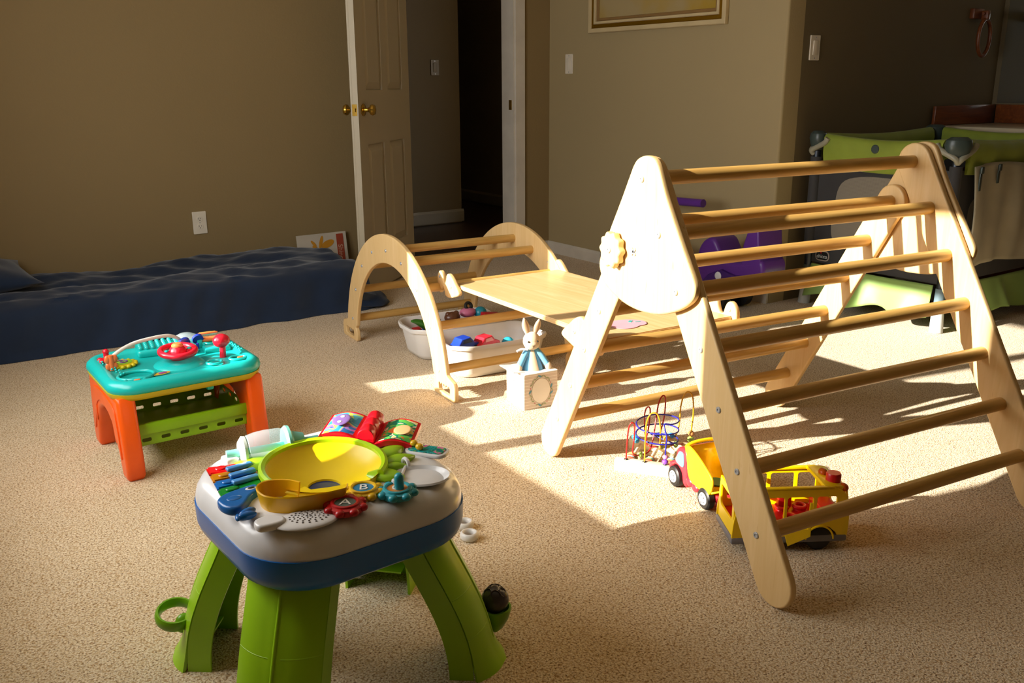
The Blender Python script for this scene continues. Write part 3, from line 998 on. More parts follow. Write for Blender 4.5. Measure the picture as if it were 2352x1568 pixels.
# skirt
def skirt(p0, p1, nrm, seed, nu=70):
    p0, p1, nrm = Vector(p0), Vector(p1), Vector(nrm)
    def f(u, v_):
        c = p0.lerp(p1, u)
        fl = (1 - v_)
        pleat = .018 * fl * math.sin(u * 17 + seed) + .030 * fl * math.exp(-((u - .42) / .035) ** 2)
        zb = .045 + .05 * math.sin(u * PI * 2.2 + seed) ** 2 * .6
        zt = .212 - .005 * math.sin(PI * u)
        q_ = c + nrm * (.012 + .045 * fl + pleat)
        q_.z = zb + (zt - zb) * v_
        return q_
    return fabric_panel('skirt', f, nu, 14, 'pp_skirt', .002)
skirt((PX0, PY1 - .03, 0), (PX0, PY0 + .03, 0), (-1, 0, 0), .4)
skirt((PX0 + .05, PY0, 0), (PX1, PY0, 0), (0, -1, 0), 2.1)
# organiser hanging on the front
def orgf(u, v_):
    x = PX0 + .085 + .62 * u + .012 * (1 - v_)
    z = .285 + .012 * math.sin(5 * u) + (.735 - .285) * v_
    y = PY0 - .036 - .012 * math.sin(9 * u + 3 * v_) * (1 - v_ * .6) - .012 * math.sin(PI * v_) - .006 * math.sin(23 * u)
    return (x, y, z)
og = fabric_panel('organiser', orgf, 60, 24, 'pp_beige', .003)
tag(og, 'beige canvas organiser hanging on the side')
for xx, zz, hh in ((.115, .70, .10), (.260, .705, .08)):
    bm = BM(); box(bm, (PX0 + xx, PY0 - .052, zz - hh / 2 + .03), (.018, .006, hh), bev=.002); box(bm, (PX0 + xx, PY0 - .056, zz + .02), (.022, .010, .03), bev=.003)
    obj('strap', bm, 'pp_slate', og)
# badge on left side
bd = plate('badge', [rrect(0, 0, .082, .052, .022, 6)], .003, plastic('badge_rim', '#9a8f88', .4), pp, Matrix(((0, 0, -1, 0), (-1, 0, 0, 0), (0, 1, 0, 0), (0, 0, 0, 1))), (PX0 - .004, 2.835, .255), bev=.0008)
FB = Matrix(((0, 0, -1, 0), (-1, 0, 0, 0), (0, 1, 0, 0), (0, 0, 0, 1)))
plate('badge_face', [rrect(0, 0, .070, .040, .017, 6)], .002, plastic('badge_black', '#14181a', .4), bd, FB, (PX0 - .0062, 2.835, .255), bev=.0005)
text('badge_lettering', 'chicco', .026, plastic('badge_white', '#d6dcdc', .4), bd, Matrix.Translation((PX0 - .0078, 2.835, .252)) @ FB, .0004, .060)
bm = BM(); cyl(bm, (PX0 - .0076, 2.841, .2695), (PX0 - .0085, 2.841, .2695), .0034, seg=14); obj('badge_dot', bm, plastic('badge_red', '#d02020', .4), bd)
# ivory strips at the rail ends
bm = BM(); box(bm, (PX0 - .016, 2.73, .700), (.004, .13, .008)); obj('zip_tape', bm, 'pp_light', pp, smooth=0)

# ------------------------------------------------------------------ purple ride-on toy
M['purple'] = plastic('purple_plastic', '#5a2b8a', .38)
M['purple_dk'] = plastic('deep_purple_plastic', '#3f1c6e', .38)
RX = 3.36
ro = thing('ride_on_toy', 'purple plastic ride-on toy with curved handlebar by the back wall', 'ride-on toy', (RX, 0, 0))
def ppt(x, y, X=RX):
    d = fw * F_PX + R_ * (x - 1176) + U_ * (784 - y)
    q = d * (X / d.x)
    return (q.y, q.z + CAMZ)
body = [ppt(*p) for p in ((1560, 700), (1560, 640), (1597, 600), (1603, 572), (1614, 553), (1630, 545), (1642, 552), (1652, 575), (1664, 598), (1700, 603), (1740, 598), (1752, 610), (1750, 640), (1735, 650), (1690, 657), (1640, 668), (1615, 700))]
body = [(p[0], max(p[1], .06)) for p in body]
plate('body', [smooth_loop([(a, b, 0) for a, b in body], 4)], .17, 'purple', ro, YZX, (.085, 0, 0), bev=.02, seg=4)
seatp = [ppt(*p) for p in ((1700, 612), (1706, 562), (1718, 527), (1722, 500), (1742, 500), (1743, 560), (1746, 612))]
plate('seat_back', [[(a, b) for a, b in seatp]], .17, 'purple', ro, YZX, (.085, 0, 0), bev=.010, seg=3)
ey, ez = ppt(1657, 632)
bm = BM(); ball(bm, (-.024, ey, ez), .021, (.35, 1, 1)); tag(obj('eye', bm, plastic('white_eye', '#d8dce8', .3), ro), 'round white eye')
fp = [ppt(*p) for p in ((1605, 672), (1612, 650), (1632, 628), (1660, 618), (1690, 632), (1724, 634), (1722, 642), (1690, 645), (1650, 650), (1630, 672))]
plate('fender', [[(a, b) for a, b in fp]], .03, 'purple_dk', ro, YZX, (-.006, 0, 0), bev=.006)
hp = [ppt(*p) for p in ((1590, 640), (1560, 590), (1500, 560), (1440, 530), (1418, 505), (1412, 480), (1424, 462), (1460, 458), (1520, 464), (1588, 470))]
tube('handlebar', [(.085, a, b) for a, b in hp], .021, 'purple', ro, k=4)
for yy in (ppt(1560, 700)[0], ):
    for k, (y_, x_) in enumerate(((yy - .02, .0), (yy - .02, .17), (yy - .26, .0), (yy - .26, .17))):
        bm = BM(); cyl(bm, (x_ - .02, y_, .065), (x_ + .02, y_, .065), .065, seg=28); obj('wheel', bm, plastic('black_wheel', '#1b1b1d', .6), ro)

# ------------------------------------------------------------------ white tubs with toys
M['tub'] = plastic('white_tub_plastic', '#e2e0dc', .35)
def tub(cx, cy, rz, label, L=.43, Wd=.268, H=.122):
    t = thing('plastic_tub', label, 'tub', (cx, cy, 0), rz, 'white plastic tubs under the board')
    bm = BM(); rings = []
    def ring(w_, h_, r, z, wave=0):
        pts = rrect(0, 0, w_, h_, r, 8)
        return [(x, y, z + wave * (.5 - .5 * math.cos(4 * math.atan2(y / h_, x / w_))) ) for x, y in pts]
    rings.append(ring(L * .80, Wd * .76, .05, .003))
    rings.append(ring(L * .83, Wd * .79, .06, .004))
    rings.append(ring(L * .86, Wd * .84, .065, .02))
    rings.append(ring(L * .93, Wd * .93, .07, H - .03, .006))
    rings.append(ring(L * .95, Wd * .95, .072, H - .012, .012))
    rings.append(ring(L * 1.00, Wd * 1.00, .08, H - .016, .014))
    rings.append(ring(L * 1.015, Wd * 1.02, .082, H - .006, .016))
    rings.append(ring(L * 1.00, Wd * 1.00, .08, H, .016))
    rings.append(ring(L * .945, Wd * .945, .07, H - .002, .014))
    rings.append(ring(L * .915, Wd * .915, .068, H - .03, .006))
    rings.append(ring(L * .845, Wd * .82, .062, .022))
    rings.append(ring(L * .80, Wd * .76, .05, .008))
    rings_mesh(bm, rings, True, True)
    obj('tub_body', bm, 'tub', t, 60)
    return t
T1X, T1Y, T1R = 1.925, 3.235, math.radians(-5)
T2X, T2Y, T2R = 1.925, 2.945, math.radians(-5)
tub(T1X, T1Y, T1R, 'white plastic tub of mixed toys, the one farther back under the board')
tub(T2X, T2Y, T2R, 'white plastic tub with toy cars, nearer one behind the rabbit box')
def P(name, hexc, **k):
    if name not in M: M[name] = plastic(name, hexc, **k)
    return M[name]
def toy_car(loc, rz, hexname, hexc, label, s=1.):
    t = thing('toy_car', label, 'toy car', loc, rz, 'toy cars in the tubs')
    prof = [(-.05, .010), (-.052, .026), (-.040, .032), (-.026, .050), (.010, .052), (.026, .034), (.046, .028), (.052, .018), (.050, .010)]
    me = plate_mesh([[(a * s, b * s) for a, b in prof]], .046 * s, .004 * s, 2); me.transform(XZY); link('body', me, P(hexname, hexc), t)
    me = plate_mesh([[(a * s, b * s) for a, b in ((-.024, .034), (-.019, .046), (.007, .047), (.017, .034))]], .0475 * s, .0006, 1); me.transform(XZY); link('side_window', me, P('window_pink', '#f0a0a0') if hexname == 'toy_red' else P('window_dark', '#1a2038'), t)
    for x_ in (-.030, .030):
        for y_ in (-.022, .022):
            bm = BM(); cyl(bm, (x_ * s, (y_ - .005) * s, .011 * s), (x_ * s, (y_ + .005) * s, .011 * s), .011 * s, seg=18); obj('wheel', bm, P('toy_tyre', '#161616', rough=.6), t)
    return t
zf = .05
toy_car((1.800, 2.935, .086), .1, 'toy_blue', '#1d3fae', 'dark blue toy truck at the left end of the nearer tub', 1.15)
toy_car((1.895, 2.930, .078), .2, 'toy_red', '#d8283c', 'red toy car with pink windows in the nearer white tub', 1.15)
t = tag(obj('toy_ball', ball(BM(), (0, 0, 0), .026), P('toy_cyan', '#2fb2dc'), None), 'sky blue toy ball at the right end of the nearer tub', 'toy')
t.location = (1.995, 2.92, .090)
t = tag(obj('toy_block', box(BM(), (0, 0, .0), (.05, .03, .025), bev=.004), P('toy_yellow', '#e8b41c'), None), 'small yellow toy lying beside the red car in the tub', 'toy')
t.location = (1.850, 2.975, .080)
# filler bulk of toys in the far tub
leaf = thing('toy_dinosaur', 'dark green rubber toy hanging over the left edge of the farther tub', 'toy', (1.790, 3.180, .122), .2)
bm = BM(); rings = []
for i in range(15):
    tt = i / 14
    w_ = .034 * math.sin(PI * min(1, tt * .9 + .06)) + .002
    rings.append([(-.10 + .19 * tt, w_ * math.cos(2 * PI * k / 16), .030 - .035 * (tt - .1) + w_ * .6 * math.sin(2 * PI * k / 16) + .02 * math.cos(4 * tt)) for k in range(16)])
rings_mesh(bm, rings, True, True); obj('body', bm, P('toy_green', '#2d6b1c'), leaf, 60)
tb = thing('toy_figure', 'small tan stick-like toy poking up in the farther tub', 'toy', (1.815, 3.29, .02))
bm = BM(); cyl(bm, (0, 0, 0), (.006, .01, .155), .006, .005, 12); ball(bm, (.006, .01, .155), .0075); obj('stem', bm, P('toy_tan', '#b58a4c'), tb)
bm = BM(); ball(bm, (.03, -.01, .10), .022, (1.5, 1, .5)); ball(bm, (.06, 0, .105), .018, (1.4, .8, .5)); obj('arms', bm, P('toy_grey', '#7d8888'), tb)
tb = thing('toy_bear', 'small brown rounded toy in the middle of the farther tub', 'toy', (1.925, 3.235, .112))
bm = BM(); ball(bm, (0, 0, .03), .030, (1.2, 1, .8)); ball(bm, (-.02, 0, .045), .012); ball(bm, (.02, 0, .045), .012); obj('body', bm, P('toy_brown', '#5b3622'), tb)
tb = thing('toy_cow', 'pink and black toy beside the teal ball in the farther tub', 'toy', (2.015, 3.255, .112))
bm = BM(); ball(bm, (0, 0, .035), .030, (1.3, 1, .7)); obj('body', bm, P('toy_pink', '#d47aa0'), tb)
bm = BM(); torus(bm, (.004, 0, .062), .014, .007, Matrix.Rotation(1.2, 3, 'X')); obj('tyre', bm, P('toy_tyre', '#161616', rough=.6), tb)
t = tag(obj('toy_ball', ball(BM(), (0, 0, 0), .028), P('toy_teal', '#1f8fa8'), None), 'teal ball near the right end of the farther tub', 'toy')
t.location = (2.070, 3.24, .140)
for i, (x, y, z, c, nm, lb) in enumerate(((2.06, 3.165, .125, '#1d46a4', 'toy_royal', 'blue plastic brick leaning in the farther tub'), (2.095, 3.20, .130, '#c3202a', 'toy_crimson', 'crimson plastic brick at the right end of the farther tub'), (1.97, 3.165, .118, '#d85a2a', 'toy_orange', 'orange plastic brick low in the farther tub'))):
    t = tag(obj('toy_block', box(BM(), (0, 0, 0), (.085, .035, .03), bev=.004), P(nm, c), None), lb, 'toy', 'bricks in the farther tub')
    t.location = (x, y, z); t.rotation_euler = (.1 * i, .15, -.2 + .2 * i)
t = thing('toy_pile', 'jumble of small plastic toys filling the farther tub', 'toys', (T1X, T1Y, 0), T1R)
t['kind'] = 'stuff'
bm = BM()
mats = [P(*a) for a in (('toy_blue', '#1d3fae'), ('toy_orange', '#d85a2a'), ('toy_grey', '#7d8888'), ('toy_crimson', '#c3202a'), ('toy_green', '#2d6b1c'))]
bms = [BM() for _ in mats]
for k in range(60):
    x, y, z = random.uniform(-.155, .155), random.uniform(-.09, .09), random.uniform(.05, .108)
    b_ = bms[k % len(mats)]
    box(b_, (x, y, z), (random.uniform(.02, .045), .022, .018), Matrix.Rotation(random.uniform(0, 3), 3, 'Z') @ Matrix.Rotation(random.uniform(-.6, .6), 3, 'X'), bev=.003)
for k, b_ in enumerate(bms):
    obj('toy_bits', b_, mats[k], t)['kind'] = 'stuff'
t = thing('toy_pile', 'layer of small plastic toys on the bottom of the nearer tub', 'toys', (T2X, T2Y, 0), T2R)
t['kind'] = 'stuff'
bms = [BM() for _ in mats]
for k in range(40):
    x, y, z = random.uniform(-.15, .15), random.uniform(-.085, .085), random.uniform(.025, .072)
    box(bms[k % len(mats)], (x, y, z), (random.uniform(.02, .045), .022, .018), Matrix.Rotation(random.uniform(0, 3), 3, 'Z'), bev=.003)
for k, b_ in enumerate(bms):
    obj('toy_bits', b_, mats[k], t)['kind'] = 'stuff'

# ------------------------------------------------------------------ pop-up box with plush
jb = thing('pop_up_box', 'white striped pop-up toy box with an oval leafy wreath on its side', 'toy box', (1.807, 2.497, 0), math.radians(-7))
BS, BH = .132, .128
mm, n, l, b = base_mat('striped_card')
v = tex_coord(n, l, (1, 1, 1))
wv = n.new('ShaderNodeTexWave'); wv.bands_direction = 'Z'; wv.inputs['Scale'].default_value = 27
l.new(v, wv.inputs['Vector'])
l.new(ramp(n, l, wv.outputs['Fac'], [(.86, srgb('#d9cbbd')), (.93, srgb('#efe6dc'))]), b.inputs['Base Color'])
b.inputs['Roughness'].default_value = .45
M['stripe'] = mm
M['card'] = plastic('white_tin', '#e6e2dc', .35)
h_ = BS / 2
bm = BM()
for cx, cy, sx, sy in ((0, -h_ + .002, BS, .004), (0, h_ - .002, BS, .004), (-h_ + .002, 0, .004, BS - .008), (h_ - .002, 0, .004, BS - .008)):
    box(bm, (cx, cy, BH / 2), (sx, sy, BH))
box(bm, (0, 0, .004), (BS - .008, BS - .008, .006))
obj('box_body', bm, 'stripe', jb, smooth=0)
bm = BM()
me = plate_mesh([rrect(0, 0, BS + .004, BS + .004, .006), circ(0, 0, .046, 32)], .004, .001, 1); me.transform(Matrix.Translation((0, 0, BH))); link('box_rim', me, 'card', jb)
# open lid lying back to the left
me = plate_mesh([rrect(0, 0, .05, BS * .8, .004)], .003, .0008, 1); me.transform(Matrix.Translation((-h_ - .006, .012, BH + .004)) @ Matrix.Rotation(.12, 4, 'Y')); link('lid', me, 'card', jb)
# oval medallion on the -Y face and wreath
FF = Matrix.Translation((0, -h_ - .0006, BH * .50)) @ XZY
me = plate_mesh([circ(0, 0, .036, 40, .045)], .0012, .0002, 1); me.transform(FF); md = link('medallion', me, P('medallion_cream', '#efe8dc'), jb)
me = plate_mesh([circ(0, 0, .0368, 40, .0458), circ(0, 0, .036, 40, .045)], .0016, .0001, 1); me.transform(FF); link('medallion_line', me, P('thin_brown', '#9a8a70'), jb)
bl, gr, rd = BM(), BM(), BM()
for k in range(26):
    a = 2 * PI * k / 26
    x, z = .043 * math.cos(a), .053 * math.sin(a)
    tgt = bl if k % 6 == 1 else (rd if k % 5 == 2 else gr)
    ln, wd = (.008, .0035) if tgt is bl else ((.002, .002) if tgt is rd else (.006, .0022))
    ang = a + (1.0 if k % 2 else 2.2)
    vs = [tgt.verts.new(FF @ Vector((x + u * ln * math.cos(ang) - w2 * wd * math.sin(ang), z + u * ln * math.sin(ang) + w2 * wd * math.cos(ang), .0006))) for u, w2 in [(math.cos(q * PI / 5), math.sin(q * PI / 5)) for q in range(10)]]
    tgt.faces.new(vs)
wr = obj('wreath_leaves', bl, P('wreath_blue', '#5a96ac'), jb, smooth=0)
obj('wreath_leaves', gr, P('wreath_green', '#9aa67c'), jb, smooth=0)
obj('wreath_berries', rd, P('wreath_red', '#c8484c'), jb, smooth=0)
FL = Matrix.Translation((-h_ - .0006, 0, BH * .55)) @ FB
rd = BM()
for u, w2 in ((.0, .028), (-.006, .010), (.004, .0), (-.01, .02)):
    vs = [rd.verts.new(FL @ Vector((u + .002 * math.cos(q * PI / 4), w2 + .003 * math.sin(q * PI / 4), .0005))) for q in range(8)]
    rd.faces.new(vs)
obj('side_petals', rd, P('petal_pink', '#e28a9c'), jb, smooth=0)

M['plush'] = fabric('cream_plush', '#d8c4a4', 900, .5, 1, .06, .5)
M['plush_in'] = fabric('inner_ear', '#b89c7c', 900, .4, 1, .06, .3)
M['blue_felt'] = fabric('blue_felt', '#6caed8', 900, .4, 1, .06, .4)
bn = thing('plush_rabbit', 'cream plush rabbit in plain blue cloth popping out of the white box', 'plush toy', (1.807, 2.500, BH - .03), math.radians(-20))
bm = BM(); rings = []
for i in range(13):
    t = i / 12
    z = .002 + .105 * t
    r0 = .042 * (1 - t) ** .9 + .013
    rings.append([((r0 * (1 + .07 * math.sin(7 * a + 2) * (1 - t))) * math.cos(a), (r0 * (1 + .07 * math.sin(7 * a) * (1 - t))) * math.sin(a), z) for a in [2 * PI * k / 40 for k in range(40)]])
rings_mesh(bm, rings, True, True); obj('robe', bm, 'blue_felt', bn, 80)
bm = BM(); rings = []
for i in range(11):
    t = i / 10
    z = .004 + .098 * t
    r0 = .042 * (1 - t) ** .9 + .0155
    hw = .45 - .12 * t
    rg = []
    for k in range(12):
        a = -PI / 2 - .05 + hw * (k / 11 * 2 - 1)
        rg.append((r0 * math.cos(a), r0 * math.sin(a), z))
    for k in range(12):
        a = -PI / 2 - .05 + hw * (1 - k / 11 * 2)
        rg.append(((r0 - .008) * math.cos(a), (r0 - .008) * math.sin(a), z))
    rings.append(rg)
rings_mesh(bm, rings, True, True); obj('front_panel', bm, 'plush', bn, 80)
bm = BM()
ball(bm, (0, -.004, .130), .031, (1.0, .95, 1.05), seg=32); ball(bm, (-.002, -.016, .121), .0235, (1.15, .9, .85), seg=28)
obj('head', bm, 'plush', bn, 80)
for sx, ln, tlt in ((-1, .062, -.22), (1, .055, .28)):
    bm = BM(); rings = []; bi = BM(); ri = []
    for i in range(12):
        t = i / 11
        w_ = .0135 * math.sin(PI * (t * .86 + .10)) ** .8
        cx = sx * .013 + math.sin(tlt) * ln * t; z = .152 + math.cos(tlt) * ln * t
        rings.append([(cx + w_ * math.cos(a), .003 + .0055 * math.sin(a) - .004 * t, z) for a in [2 * PI * k / 16 for k in range(16)]])
        if 0 < i < 11:
            ri.append([(cx + w_ * .55 * math.cos(a), -.0020 + .0020 * math.sin(a) - .004 * t, z) for a in [2 * PI * k / 12 for k in range(12)]])
    rings_mesh(bm, rings, True, True); e_ = obj('ear', bm, 'plush', bn, 80)
    rings_mesh(bi, ri, True, True); obj('inner_ear', bi, 'plush_in', e_, 80)
for sx in (-1, 1):
    bm = BM(); ball(bm, (sx * .0165 - .002, -.0300, .134), .0034, seg=12); obj('eye', bm, P('bead_black', '#141210'), bn)
bm = BM(); box(bm, (-.002, -.0375, .121), (.010, .002, .0015)); box(bm, (-.002, -.0380, .116), (.0015, .002, .009)); obj('nose_stitch', bm, P('stitch_brown', '#4c3a2c'), bn)
for sx in (-1, 1):
    pts = [(sx * .014, -.004, .098), (sx * .030, -.014, .080), (sx * .044, -.022, .058), (sx * .050, -.026, .048)]
    tube('sleeve', pts, .0115, 'blue_felt', bn, k=4)
    bm = BM(); ball(bm, (sx * .053, -.028, .042), .0125, (1.0, 1, 1.25)); obj('paw', bm, 'plush', bn)
tube('neck_ribbon', [(-.018, -.02, .104), (-.040, -.018, .106), (-.058, -.020, .100)], .004, fabric('white_ribbon', '#dcdcdc'), bn, k=4)

# ------------------------------------------------------------------ bead maze
bmz = thing('bead_maze', 'wooden bead maze with red, yellow and blue wire loops inside the climbing triangle', 'bead maze', (1.655, 1.872, 0), math.atan2(-.82, .57))
# local x runs along the front bar, local y away from the camera
def tb_(name, pts, r, mat, k=6): return tube(name, pts, r, mat, bmz, k=k)
bm = BM(); box(bm, (.088, .015, .017), (.180, .030, .034), bev=.002); obj('base_bar', bm, 'pale', bmz)
bm = BM(); box(bm, (.088, .195, .017), (.180, .026, .034), bev=.002); obj('base_bar', bm, 'pale', bmz)
DISC = ['#c8563c', '#8fa05a', '#8fb4bc', '#d08848', '#c8563c', '#8fb4bc', '#d08848']
M['wire_red'] = plastic('red_wire', '#b3201e', .3); M['wire_yellow'] = plastic('yellow_wire', '#d8a21c', .3); M['wire_blue'] = plastic('blue_wire', '#2a2c9c', .3)
for bx, order in ((.035, (0, 2, 4, 1, 3)), (.090, (4, 1, 2, 3)), (.150, (3, 0, 1, 2, 5))):
    bm = BM(); cyl(bm, (bx, .028, .016), (bx, .185, .016), .0058, seg=14); rd_ = obj('rod', bm, 'pale', bmz)
    for q, ci in enumerate(order):
        bm = BM(); y_ = .040 + q * .0085
        lathe(bm, [(.006, -.0035), (.015, -.0035), (.0175, 0), (.015, .0035), (.006, .0035)], 22, Matrix.Translation((bx, y_, .018)) @ Matrix.Rotation(PI / 2, 4, 'X'))
        obj('bead_disc', bm, P('disc_%d' % ci, DISC[ci], rough=.45), rd_)
r_w = .0022
tb_('wire_loop', [(.030, .015, .034), (.032, .014, .09), (.036, .012, .135), (.044, .014, .150), (.051, .02, .140), (.050, .022, .09), (.047, .022, .06), (.052, .03, .045), (.066, .05, .040), (.085, .07, .045), (.092, .09, .075), (.094, .11, .125), (.096, .135, .175), (.104, .150, .195), (.112, .155, .185), (.110, .16, .13), (.100, .17, .08), (.092, .18, .05), (.094, .19, .034)], r_w, 'wire_red')
tb_('wire_loop', [(.050, .190, .034), (.050, .17, .07), (.052, .15, .13), (.060, .145, .155), (.070, .142, .150), (.070, .13, .10), (.066, .12, .06), (.080, .10, .05), (.12, .11, .050), (.15, .15, .045), (.165, .19, .034)], r_w, 'wire_red')
tb_('wire_loop', [(.085, .015, .034), (.085, .015, .10), (.086, .016, .15), (.094, .018, .178), (.106, .022, .186), (.118, .027, .176), (.124, .032, .14), (.124, .038, .09), (.124, .06, .065), (.130, .10, .07), (.150, .13, .08), (.158, .145, .11), (.160, .150, .17), (.168, .152, .205), (.180, .155, .215), (.192, .158, .20), (.196, .162, .15), (.192, .17, .10), (.186, .19, .034)], r_w, 'wire_yellow')
sp_pts = [(.145, .015, .034), (.145, .015, .08), (.146, .018, .118)]
for i in range(0, 46):
    a = -PI / 2 + .5 + 2 * PI * i / 18
    sp_pts.append((.105 + .062 * math.cos(a), .085 + .062 * math.sin(a), .150 - .0017 * i))
sp_pts += [(.150, .12, .060), (.155, .15, .05), (.150, .19, .034)]
tb_('wire_loop', sp_pts, r_w, 'wire_blue', k=4)
def bead(p, r, nm, hexc, s=(1, 1, .8), rot=None):
    bm = BM(); ball(bm, p, r, s, rot, 18); return obj('bead', bm, P(nm, hexc, rough=.3), bmz)
bead((.145, .015, .043), .0095, 'bead_violet', '#7a48b8'); bead((.145, .015, .058), .0085, 'bead_lilac', '#c888b8')
bead((.066, .048, .041), .010, 'bead_lime', '#a2c860', (.6, 1, 1)); bead((.045, .055, .092), .010, 'bead_sky', '#3a96c0'); bead((.052, .045, .085), .010, 'bead_sky', '#3a96c0')
bead((.150, .150, .046), .011, 'bead_lime', '#a2c860', (.7, 1, 1)); bead((.120, .112, .052), .010, 'bead_yellow', '#d8c83c'); bead((.130, .12, .05), .010, 'bead_yellow', '#d8c83c')
bead((.190, .18, .075), .010, 'bead_tan', '#b8804c', (1, 1, .8)); bead((.188, .185, .055), .011, 'bead_lime', '#a2c860')
bead((.092, .175, .058), .011, 'bead_dark', '#27474c'); bead((.130, .110, .078), .012, 'bead_orange', '#d89c3c'); bead((.140, .120, .084), .011, 'bead_sky', '#3a96c0'); bead((.124, .06, .068), .008, 'bead_lime', '#a2c860')
for x_, y_ in ((.030, .015), (.085, .015), (.145, .015)):
    bm = BM(); lathe(bm, [(0, .0365), (.005, .0365), (.0065, .034), (.0065, .0338)], 14, Matrix.Translation((x_, y_, 0))); obj('ferrule', bm, P('ferrule_black', '#222222'), bmz)

# ------------------------------------------------------------------ dump truck
M['truck_red'] = plastic('truck_red', '#c42c38', .3); M['truck_yellow'] = plastic('truck_yellow', '#f2c417', .3); M['tyre'] = plastic('black_tyre', '#141414', .5); M['hub'] = plastic('white_hub', '#dcdcdc', .35)
dt = thing('dump_truck', 'red and yellow toy dump truck beside the yellow bus', 'toy truck', (1.700, 1.613, 0), math.radians(-14))
# local y = forward (away from the camera), x = right; left side at x = 0
def wheel(parent, x, y, r, wd, side=-1, hub='hub', tyre='tyre'):
    bm = BM(); lathe(bm, [(0, -wd / 2), (r * .85, -wd / 2), (r, -wd / 3), (r, wd / 3), (r * .85, wd / 2), (0, wd / 2)], 30, Matrix.Translation((x, y, r)) @ Matrix.Rotation(PI / 2, 4, 'Y'))
    w_ = obj('wheel', bm, tyre, parent)
    if hub:
        bm = BM(); lathe(bm, [(0, .006), (r * .2, .006), (r * .22, .003), (r * .50, .003), (r * .58, .0), (r * .58, -.004)], 24, Matrix.Translation((x + side * wd / 2, y, r)) @ Matrix.Rotation(side * PI / 2, 4, 'Y'))
        h2 = obj('hub', bm, hub, w_)
        bm = BM()
        for k in range(5):
            a = 2 * PI * k / 5
            cyl(bm, (x + side * (wd / 2 + .0028), y + r * .36 * math.cos(a), r + r * .36 * math.sin(a)), (x + side * (wd / 2 + .0036), y + r * .36 * math.cos(a), r + r * .36 * math.sin(a)), r * .075, seg=10)
        obj('hub_hole', bm, P('hub_dark', '#2a2a2a'), w_)
    return w_
for x_ in (.008, .115):
    for y_ in (.085, -.070):
        wheel(dt, x_, y_, .030, .022, -1 if x_ < .05 else 1)
cab = [(.118, .022), (.128, .045), (.120, .062), (.098, .072), (.086, .112), (.070, .122), (.040, .120), (.030, .10), (.028, .022), (.050, .022), (.060, .050), (.085, .062), (.108, .050), (.114, .022)]
plate('cab', [smooth_loop([(a, b_, 0) for a, b_ in cab], 3)], .110, 'truck_red', dt, YZX, (.0615, 0, 0), bev=.008, seg=3)
plate('side_window', [smooth_loop([(.046, .072, 0), (.048, .108, 0), (.066, .112, 0), (.078, .098, 0), (.084, .076, 0)], 4)], .004, P('truck_glass', '#5f9cc8'), dt, YZX, (.006, 0, 0), bev=.001)
bm = BM(); box(bm, (.0615, -.02, .036), (.085, .20, .022), bev=.006); obj('chassis', bm, 'truck_red', dt)
bm = BM(); ball(bm, (.004, .008, .045), .013, (.6, 1.4, 1)); ball(bm, (.004, -.022, .040), .012, (.6, 1.4, 1)); obj('side_step', bm, 'truck_red', dt)
# bed: open box with arched lip towards the cab
bm = BM(); outer, inner = [], []
BPX = [(.025, .122), (.036, .138), (.018, .148), (-.02, .140), (-.07, .118), (-.105, .095), (-.100, .060), (-.08, .048), (-.01, .048), (.015, .070)]
bedo = smooth_loop([(a, b_, 0) for a, b_ in BPX], 4)
for xs in (.003, .120):
    plate('bed_side', [bedo], .006, 'truck_yellow', dt, YZX, (xs, 0, 0), bev=.002)
pts_ = [(.036, .138), (.025, .105), (.010, .066), (-.01, .050), (-.08, .050), (-.103, .062)]
bm = BM()
for xa, xb in ((.004, .119),):
    A = [bm.verts.new((xa, a, b_)) for a, b_ in pts_]; B = [bm.verts.new((xb, a, b_)) for a, b_ in pts_]
    for i in range(len(A) - 1): bm.faces.new((A[i], A[i + 1], B[i + 1], B[i]))
o_ = obj('bed_floor', bm, 'truck_yellow', dt); md = o_.modifiers.new('s', 'SOLIDIFY'); md.thickness = .005
bm = BM(); lathe(bm, [(0, .0015), (.026, .0015), (.026, 0)], 28, Matrix.Translation((.062, -.035, .0535))); tag(obj('bed_sticker', bm, P('sticker_teal', '#0f6f86'), dt), 'round teal sticker')
tube('bed_rim', [(.062 + .058 * math.cos(a), .034, .136 + .014 * math.sin(a)) for a in [PI * k / 12 for k in range(13)]], .005, 'truck_yellow', dt)

# ------------------------------------------------------------------ school bus
M['bus'] = plastic('bus_yellow', '#f8d204', .3); M['bus_red'] = plastic('bus_red', '#d01818', .32); M['bus_grey'] = plastic('bus_grey', '#77757a', .45)
bus = thing('toy_bus', 'yellow plastic toy school bus with open roof and red seats', 'toy bus', (1.562, 1.338, 0), math.atan2(-.155, .255))
# local x runs front -> rear, y into the scene (away from camera)
BL, BWd, Bh = .285, .135, .165
side_o = smooth_loop([(.000, .040, 0), (.002, .075, 0), (.012, .125, 0), (.028, .158, 0), (.060, .165, 0), (.150, .165, 0), (.225, .165, 0), (.262, .158, 0), (.280, .130, 0), (.286, .080, 0), (.284, .030, 0)], 5, closed=False)
side_o = [(p.x, p.y) for p in side_o] + [(.262, .028), (.256, .046), (.238, .062), (.214, .066), (.190, .060), (.174, .044), (.170, .028), (.110, .026), (.106, .044), (.088, .062), (.066, .062), (.048, .044), (.044, .030), (.012, .030)]
def win(x0, x1, z0, z1, r=.006): return rrect((x0 + x1) / 2, (z0 + z1) / 2, x1 - x0, z1 - z0, r, 4)
holes_near = [win(.024, .066, .082, .142), win(.076, .124, .078, .142), win(.132, .194, .068, .142), win(.204, .252, .086, .142)]
holes_far = [win(.024, .066, .082, .148), win(.076, .124, .082, .148), win(.134, .194, .082, .148), win(.204, .250, .086, .148)]
